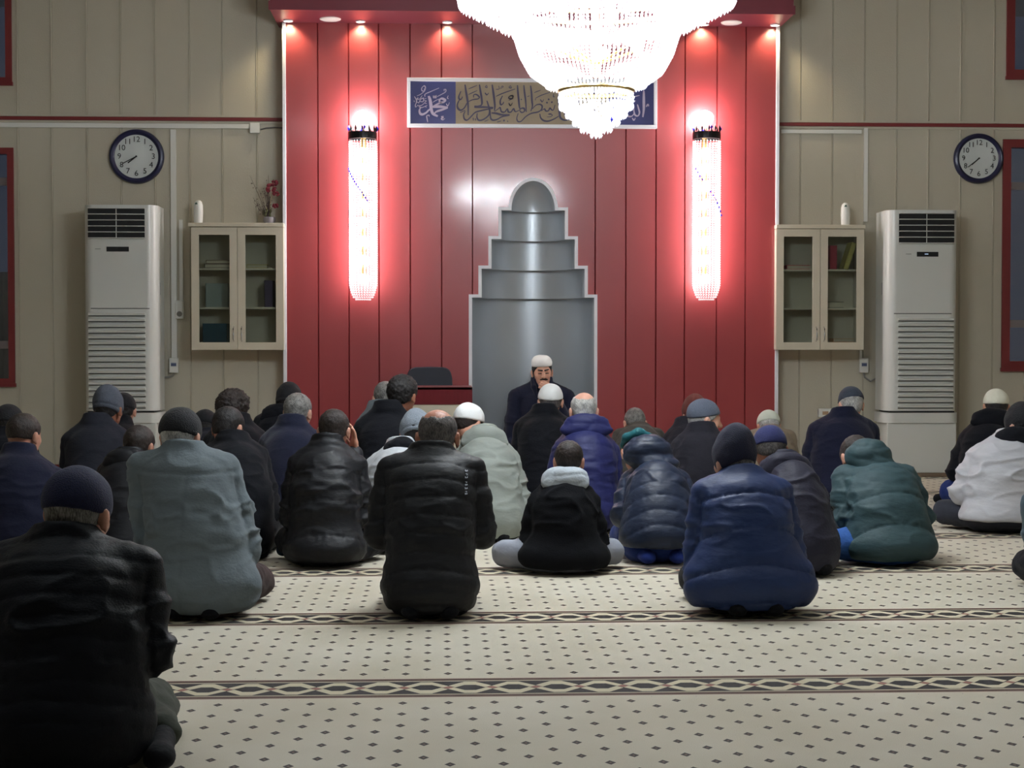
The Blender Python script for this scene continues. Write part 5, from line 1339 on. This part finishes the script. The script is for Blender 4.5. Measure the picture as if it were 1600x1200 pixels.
P5 = person('person with speckled teal knit sleeve and black trousers cut off by the frame edge', 945, 1708, 1664, 1668, 702, 140, 768, 160, 868, 136, 'knit_teal', nf=0.1, hair='short', hm='hair_black', seed=5, trm='tr_dark', slv=0.078, fold=0.008)
# row behind them
P6 = person('person in long black coat with wet black hair, head bowed, beside grey wool coat', 880, 373, 364, 357, 635, 116, 700, 128, 800, 112, 'wool_black', ny=668, nf=0.16, hyaw=-24, hpitch=30, hm='hair_black', skin='a', seed=6, fold=0.008, waist=110)
P8 = person('dark haired youth in black quilted jacket, one hand held to the face', 892, 507, 511, 522, 639, 126, 712, 142, 806, 132, 'nylon_black', ny=690, nf=0.13, hyaw=-6, hpitch=18, hm='hair_brown', puff=0.17, puffA=0.013, fold=0.011, armk=('lap', 'face'), seed=8, hs=0.97, pose='cross', legs=((0.19, 0.22), (0.24, 0.2)), sock='sock_teal')
P9 = person('person in pale grey jacket and light cap, mostly hidden behind the padded vest', 868, 622, 628, 650, 640, 120, 716, 132, 800, 126, 'gloss_white', ny=690, nf=0.14, hpitch=20, hair='short', hm='hair_black', hat='beanie', hatm='cap_pale', seed=9, hood='down', hoodm='wool_black', hoodw=0.2, trm='tr_grey')
P10 = person('person in sage green hooded coat and white skullcap, leaning forward', 852, 763, 757, 733, 630, 116, 706, 138, 792, 122, 'sage', ny=668, nf=0.22, hf=0.36, hyaw=-38, hpitch=28, hm='hair_brown', hat='skullcap', hatm='cap_white', hood='down', hoodw=0.29, fold=0.012, seed=10, skin='a', shz_adj=0.0)
P11 = person('child in black sweatshirt with pale grey hood and light trousers, legs crossed', 901, 882, 882, 889, 688, 112, 768, 140, 846, 146, 'fleece_black', ny=742, nf=0.09, hyaw=-8, hpitch=16, hm='hair_brown', hood='down', hoodm='hood_light', hoodw=0.25, trm='tr_light', pose='cross', legs=((0.29, 0.12), (0.25, 0.16)), sc=0.82, hs=0.88, seed=11, fold=0.009, collar=0, back=0.18)
P12 = person('person in navy quilted jacket with teal lined hood, bent low over blue jeans', 886, 1030, 1024, 996, 674, 116, 738, 142, 800, 128, 'nylon_navy', ny=712, nf=0.24, hf=0.33, hpitch=52, hm='hair_brown', hood='hump', hoodm='nylon_navy', hoodw=0.27, puff=0.082, puffA=0.010, fold=0.006, hem=0.085, trm='tr_blue', sock='sock_blue', seed=12)
P13 = person('person in dark violet grey coat, big hood hanging under a blue skullcap', 905, 1254, 1224, 1203, 665, 108, 744, 110, 820, 118, 'purple_coat', ny=706, nf=0.20, hpitch=32, hm='hair_salt', hat='skullcap', hatm='cap_blue', hood='down', hoodw=0.29, fold=0.010, seed=13, skin='d')
P14 = person('person in green padded coat, raised hood hiding a bowed head, blue jeans', 890, 1392, 1368, 1338, 680, 142, 730, 156, 806, 150, 'green_coat', ny=708, nf=0.20, hf=0.30, hpitch=48, hyaw=10, hm='hair_brown', hood='hump', hoodw=0.25, puff=0.17, puffA=0.015, fold=0.011, trm='tr_jeans', pose='cross', legs=((0.27, 0.02), (0.2, 0.2)), seed=14, slv=0.076)
P15 = person('person in white jacket with black collar and dark trousers, sitting cross-legged', 838, 1568, 1580, 1594, 629, 146, 700, 160, 768, 140, 'white_coat', ny=672, nf=0.10, hyaw=28, hpitch=8, hm='hair_black', hat='beanie', hatm='cap_black', hood='down', hoodm='wool_black', hoodw=0.24, fold=0.013, trm='tr_grey', pose='cross', legs=((0.27, 0.22), (0.3, 0.2)), seed=15, hem=0.08, slv=0.078, skin='c')
P17 = person('broad person in navy blue coat with short faded haircut behind the navy knit cap', 893, 24, 30, 38, 645, 158, 738, 172, 820, 160, 'navy_coat', ny=708, nf=0.12, hyaw=-22, hpitch=10, hair='fade', hm='hair_brown', fold=0.008, collar=0.036, seed=17)
P20 = person('dark haired youth in black hooded jacket between charcoal coat and grey wool coat', 886, 196, 203, 218, 664, 104, 724, 112, 800, 108, 'nylon_black', ny=704, nf=0.14, hyaw=-20, hpitch=16, hm='hair_brown', hood='down', hoodw=0.26, sc=0.85, hs=0.95, seed=20)
# farther rows
P10b = person('person in charcoal coat and slouchy grey beanie before the air conditioner', 838, 152, 152, 170, 602, 112, 676, 120, 760, 116, 'wool_charcoal', ny=656, nf=0.10, hyaw=-16, hpitch=8, hm='hair_black', hat='beanie', hatm='cap_grey', skin='d', seed=19)
P18 = person('person in black cap behind the faded haircut, below the window', 838, 2, 4, 14, 632, 110, 694, 118, 770, 116, 'wool_black', nf=0.12, hat='kufi', hatm='cap_black', seed=18)
P21 = person('person with bushy curly brown hair, body hidden by the black coat', 820, 372, 370, 365, 606, 108, 678, 118, 750, 112, 'wool_black', nf=0.12, hyaw=-40, hpitch=14, hair='curly', hm='hair_brown', seed=21, skin='c')
P23 = person('grey haired person in navy wool coat beside the corner of the red panelling', 843, 456, 456, 466, 614, 106, 680, 116, 760, 116, 'wool_navy', ny=652, nf=0.12, hyaw=-18, hpitch=10, hm='hair_grey', seed=23, skin='c')
P24 = person('tall person in black coat with thick dark wavy hair before the desk', 838, 606, 606, 629, 585, 110, 658, 118, 740, 118, 'wool_black', ny=636, nf=0.10, hyaw=-24, hpitch=12, hair='thick', hm='hair_black', seed=24, skin='b')
P27 = person('balding white haired person in royal blue hooded puffer coat', 838, 915, 915, 912, 612, 112, 694, 120, 760, 112, 'royal_blue', ny=660, nf=0.12, hpitch=14, hair='bald', hm='hair_white', hood='down', hoodw=0.33, puff=0.11, puffA=0.008, seed=27, skin='c')
P29 = person('elderly person in dark coat and slate skullcap, face turned in profile', 838, 1096, 1096, 1101, 624, 100, 686, 110, 760, 108, 'coat_dark', ny=664, nf=0.10, hyaw=-78, hpitch=10, hm='hair_white', hat='skullcap', hatm='cap_slate', seed=29, skin='c', vox=0.006)
P7 = person('person in dark cap and coat, hidden behind curly hair and black coat', 800, 326, 326, 321, 640, 90, 696, 98, 760, 100, 'wool_charcoal', nf=0.14, hpitch=22, hat='kufi', hatm='cap_black', seed=7)
P19b = person('person in dark hood almost hidden behind the slouchy grey beanie', 800, 186, 186, 193, 614, 84, 690, 92, 750, 96, 'wool_black', nf=0.14, hpitch=16, hat='kufi', hatm='cap_black', seed=191)
P22 = person('person in black coat and black beanie at the corner of the red panelling', 800, 437, 437, 452, 598, 84, 650, 92, 720, 96, 'wool_black', ny=634, nf=0.12, hyaw=-10, hpitch=12, hat='beanie', hatm='cap_black', hood='down', hoodw=0.26, seed=22)
P25 = person('grey haired person in grey coat, hidden behind the thick wavy hair', 800, 594, 594, 602, 596, 80, 654, 88, 720, 94, 'wool_grey', nf=0.12, hyaw=6, hpitch=12, hm='hair_grey', seed=25, skin='c')
P26 = person('person in black coat and white skullcap kneeling directly before the imam', 800, 852, 851, 860, 600, 100, 658, 108, 730, 108, 'wool_black', ny=640, nf=0.10, hpitch=12, hm='hair_salt', hat='skullcap', hatm='cap_white', seed=26, skin='c')
P28 = person('person in olive coat, grey head bowed low against the red panelling', 778, 998, 998, 992, 637, 86, 672, 94, 730, 96, 'olive_coat', ny=662, nf=0.26, hf=0.36, hpitch=45, hm='hair_grey', seed=28)
P30 = person('person in rust brown beanie behind the profile with slate skullcap', 800, 1074, 1074, 1085, 617, 80, 676, 88, 730, 94, 'coat_dark', nf=0.12, hyaw=14, hpitch=8, hm='hair_brown', hat='beanie', hatm='cap_rust', seed=30)
P31 = person('person in tan coat and mint white skullcap bowed at the panelling edge', 784, 1205, 1205, 1201, 641, 84, 674, 92, 730, 92, 'tan_coat', ny=662, nf=0.26, hf=0.36, hpitch=42, hm='hair_white', hat='skullcap', hatm='cap_mint', seed=31)
P32 = person('white haired person in navy coat and dark peaked cap beside the air conditioner pedestal', 800, 1316, 1318, 1329, 604, 116, 662, 126, 730, 122, 'navy_coat', ny=640, nf=0.10, hpitch=16, hyaw=4, hm='hair_white', hat='cap', hatm='cap_peak', seed=32, skin='c')
P16 = person('person in black hooded coat and cream cap near the wide dark window', 800, 1540, 1546, 1556, 608, 100, 676, 116, 735, 100, 'wool_black', ny=650, nf=0.14, hyaw=-10, hpitch=20, hm='hair_black', hat='skullcap', hatm='cap_cream', hood='down', hoodw=0.32, trm='tr_blue', pose='cross', legs=((0.17, 0.2), (0.3, 0.2)), seed=16)
# the imam, facing the rows
P33 = person('imam facing the rows, white cap and navy coat, hand raised to his mouth', None, 846, 846, 847, 554, 104, 610, 118, 690, 116, 'wool_navy', seat=PANEL + 0.10, ny=597, nf=0.05, hf=0.09, hyaw=4, hpitch=8, hroll=3, hair='short', hm='hair_black', hat='taqiyah', hatm='cap_white', turn=180, armk=('mouth', 'lap'), seed=33, skin='c', vox=0.005, hs=1.04, jacket='overcoat')

# imam's face details and shirt collar
def face_part(pp, prims, vox, name, m, cut=None, amp=0.0):
    P, F = remesh(prims, vox, cut)
    if amp: P = P + vnormals(P, F) * (vnoise(P, 300, 5) * amp)[:, None]
    return mesh_obj(name, P, F, m, pp['root'])
T = P33['T']; h_ = P33['hs']
face_part(P33, [capP(T((-0.026, 0.084, -0.056)), T((-0.002, 0.096, -0.048)), 0.008, 0.010, 0.006), capP(T((0.026, 0.084, -0.056)), T((0.002, 0.096, -0.048)), 0.006, 0.008, 0.006)], 0.003, 'moustache', 'hair_black')
for s in (-1, 1):
    face_part(P33, [capP(T((s * 0.012, 0.094, 0.020)), T((s * 0.042, 0.080, 0.024)), 0.007, 0.005, 0.004)], 0.0028, 'eyebrow', 'hair_black')
    face_part(P33, [capP(T((s * 0.018, 0.088, -0.005)), T((s * 0.042, 0.079, -0.006)), 0.0045, 0.0035, 0.003)], 0.0025, 'eyelashes', 'hair_black')
nk = P33['neck']
face_part(P33, [capP(nk + np.array((-0.055, 0.045, 0.012)), nk + np.array((-0.006, 0.082, -0.045)), 0.013, 0.010, 0.01), capP(nk + np.array((0.055, 0.045, 0.012)), nk + np.array((0.006, 0.082, -0.045)), 0.013, 0.010, 0.01), capP(nk + np.array((0, 0.06, -0.02)), nk + np.array((0, 0.075, -0.06)), 0.04, 0.02, 0.01)], 0.006, 'shirt_collar', mat('shirt_blue', rgb(150, 166, 196), 0.8))
for s in (-1, 1):
    face_part(P33, [capP(nk + np.array((s * 0.075, 0.03, 0.03)), nk + np.array((s * 0.070, 0.085, -0.04)), 0.018, 0.022, 0.012), capP(nk + np.array((s * 0.070, 0.085, -0.04)), nk + np.array((s * 0.03, 0.115, -0.16)), 0.022, 0.008, 0.012)], 0.006, 'lapel', 'wool_navy')

# white print running down the shoulder of the padded vest
from mathutils.bvhtree import BVHTree
def on_surface(pp, objname, px, py):
    j = [o for o in pp['root'].children if o.name.startswith(objname)][0]
    Mw = pp['root'].matrix_basis.copy(); Mi = Mw.inverted()
    bt = BVHTree.FromPolygons([v.co for v in j.data.vertices], [tuple(p.vertices) for p in j.data.polygons])
    o = Mi @ Vector((0, 0, CAM_H)); d = (Mi.to_3x3() @ ray(px, py)).normalized()
    return bt.ray_cast(o, d)
mb = MB(); rr = random.Random(3)
glyphs = [(736, 0), (741, 1), (746, 0), (753, 1), (758, 2), (763, 0), (768, 1), (772, 2)]
for gy, kind in glyphs:
    for dx, dy, w, h in (((-1.5, 0, 0.4, 1.9), (1.4, 0, 0.4, 1.5), (0, 0.9, 1.6, 0.4)), ((0, 0, 1.9, 0.45), (0.9, 1.3, 0.5, 1.0)), ((-1, 0, 0.5, 1.6), (0.6, 0.2, 1.2, 0.45), (1.5, 0, 0.4, 1.2)))[kind]:
        co, no, ix, di = on_surface(P3, 'jacket', 728 + dx - (gy - 736) * 0.02, gy + dy)
        if co is None: continue
        q = no.to_track_quat('Z', 'Y').to_matrix()
        R3 = Matrix(((1, 0, 0), (0, 1, 0), (0, 0, 1)))
        rot_ = no.rotation_difference(Vector((0, -1, 0))).inverted().to_matrix()
        mb.box(co + no * 0.0035, (w * 1.7 * P3['mpp'], 0.004, h * 1.6 * P3['mpp']), R=rot_)
mb.build('shoulder_print', mat('reflective_print', rgb(216, 220, 236), 0.5), P3['root'])

# teal lining showing along the top of the navy hood
nk, Cc = P12['neck'], P12['C']
face_part(P12, [capP(Cc + np.array((-0.062, -0.03, 0.085)), Cc + np.array((0.0, -0.055, 0.108)), 0.022, 0.028, 0.02), capP(Cc + np.array((0.0, -0.055, 0.108)), Cc + np.array((0.065, -0.045, 0.09)), 0.028, 0.018, 0.02), capP(Cc + np.array((-0.062, -0.03, 0.085)), Cc + np.array((-0.075, 0.01, 0.04)), 0.020, 0.018, 0.02)], 0.007, 'hood_lining', 'teal', None, 0.001)
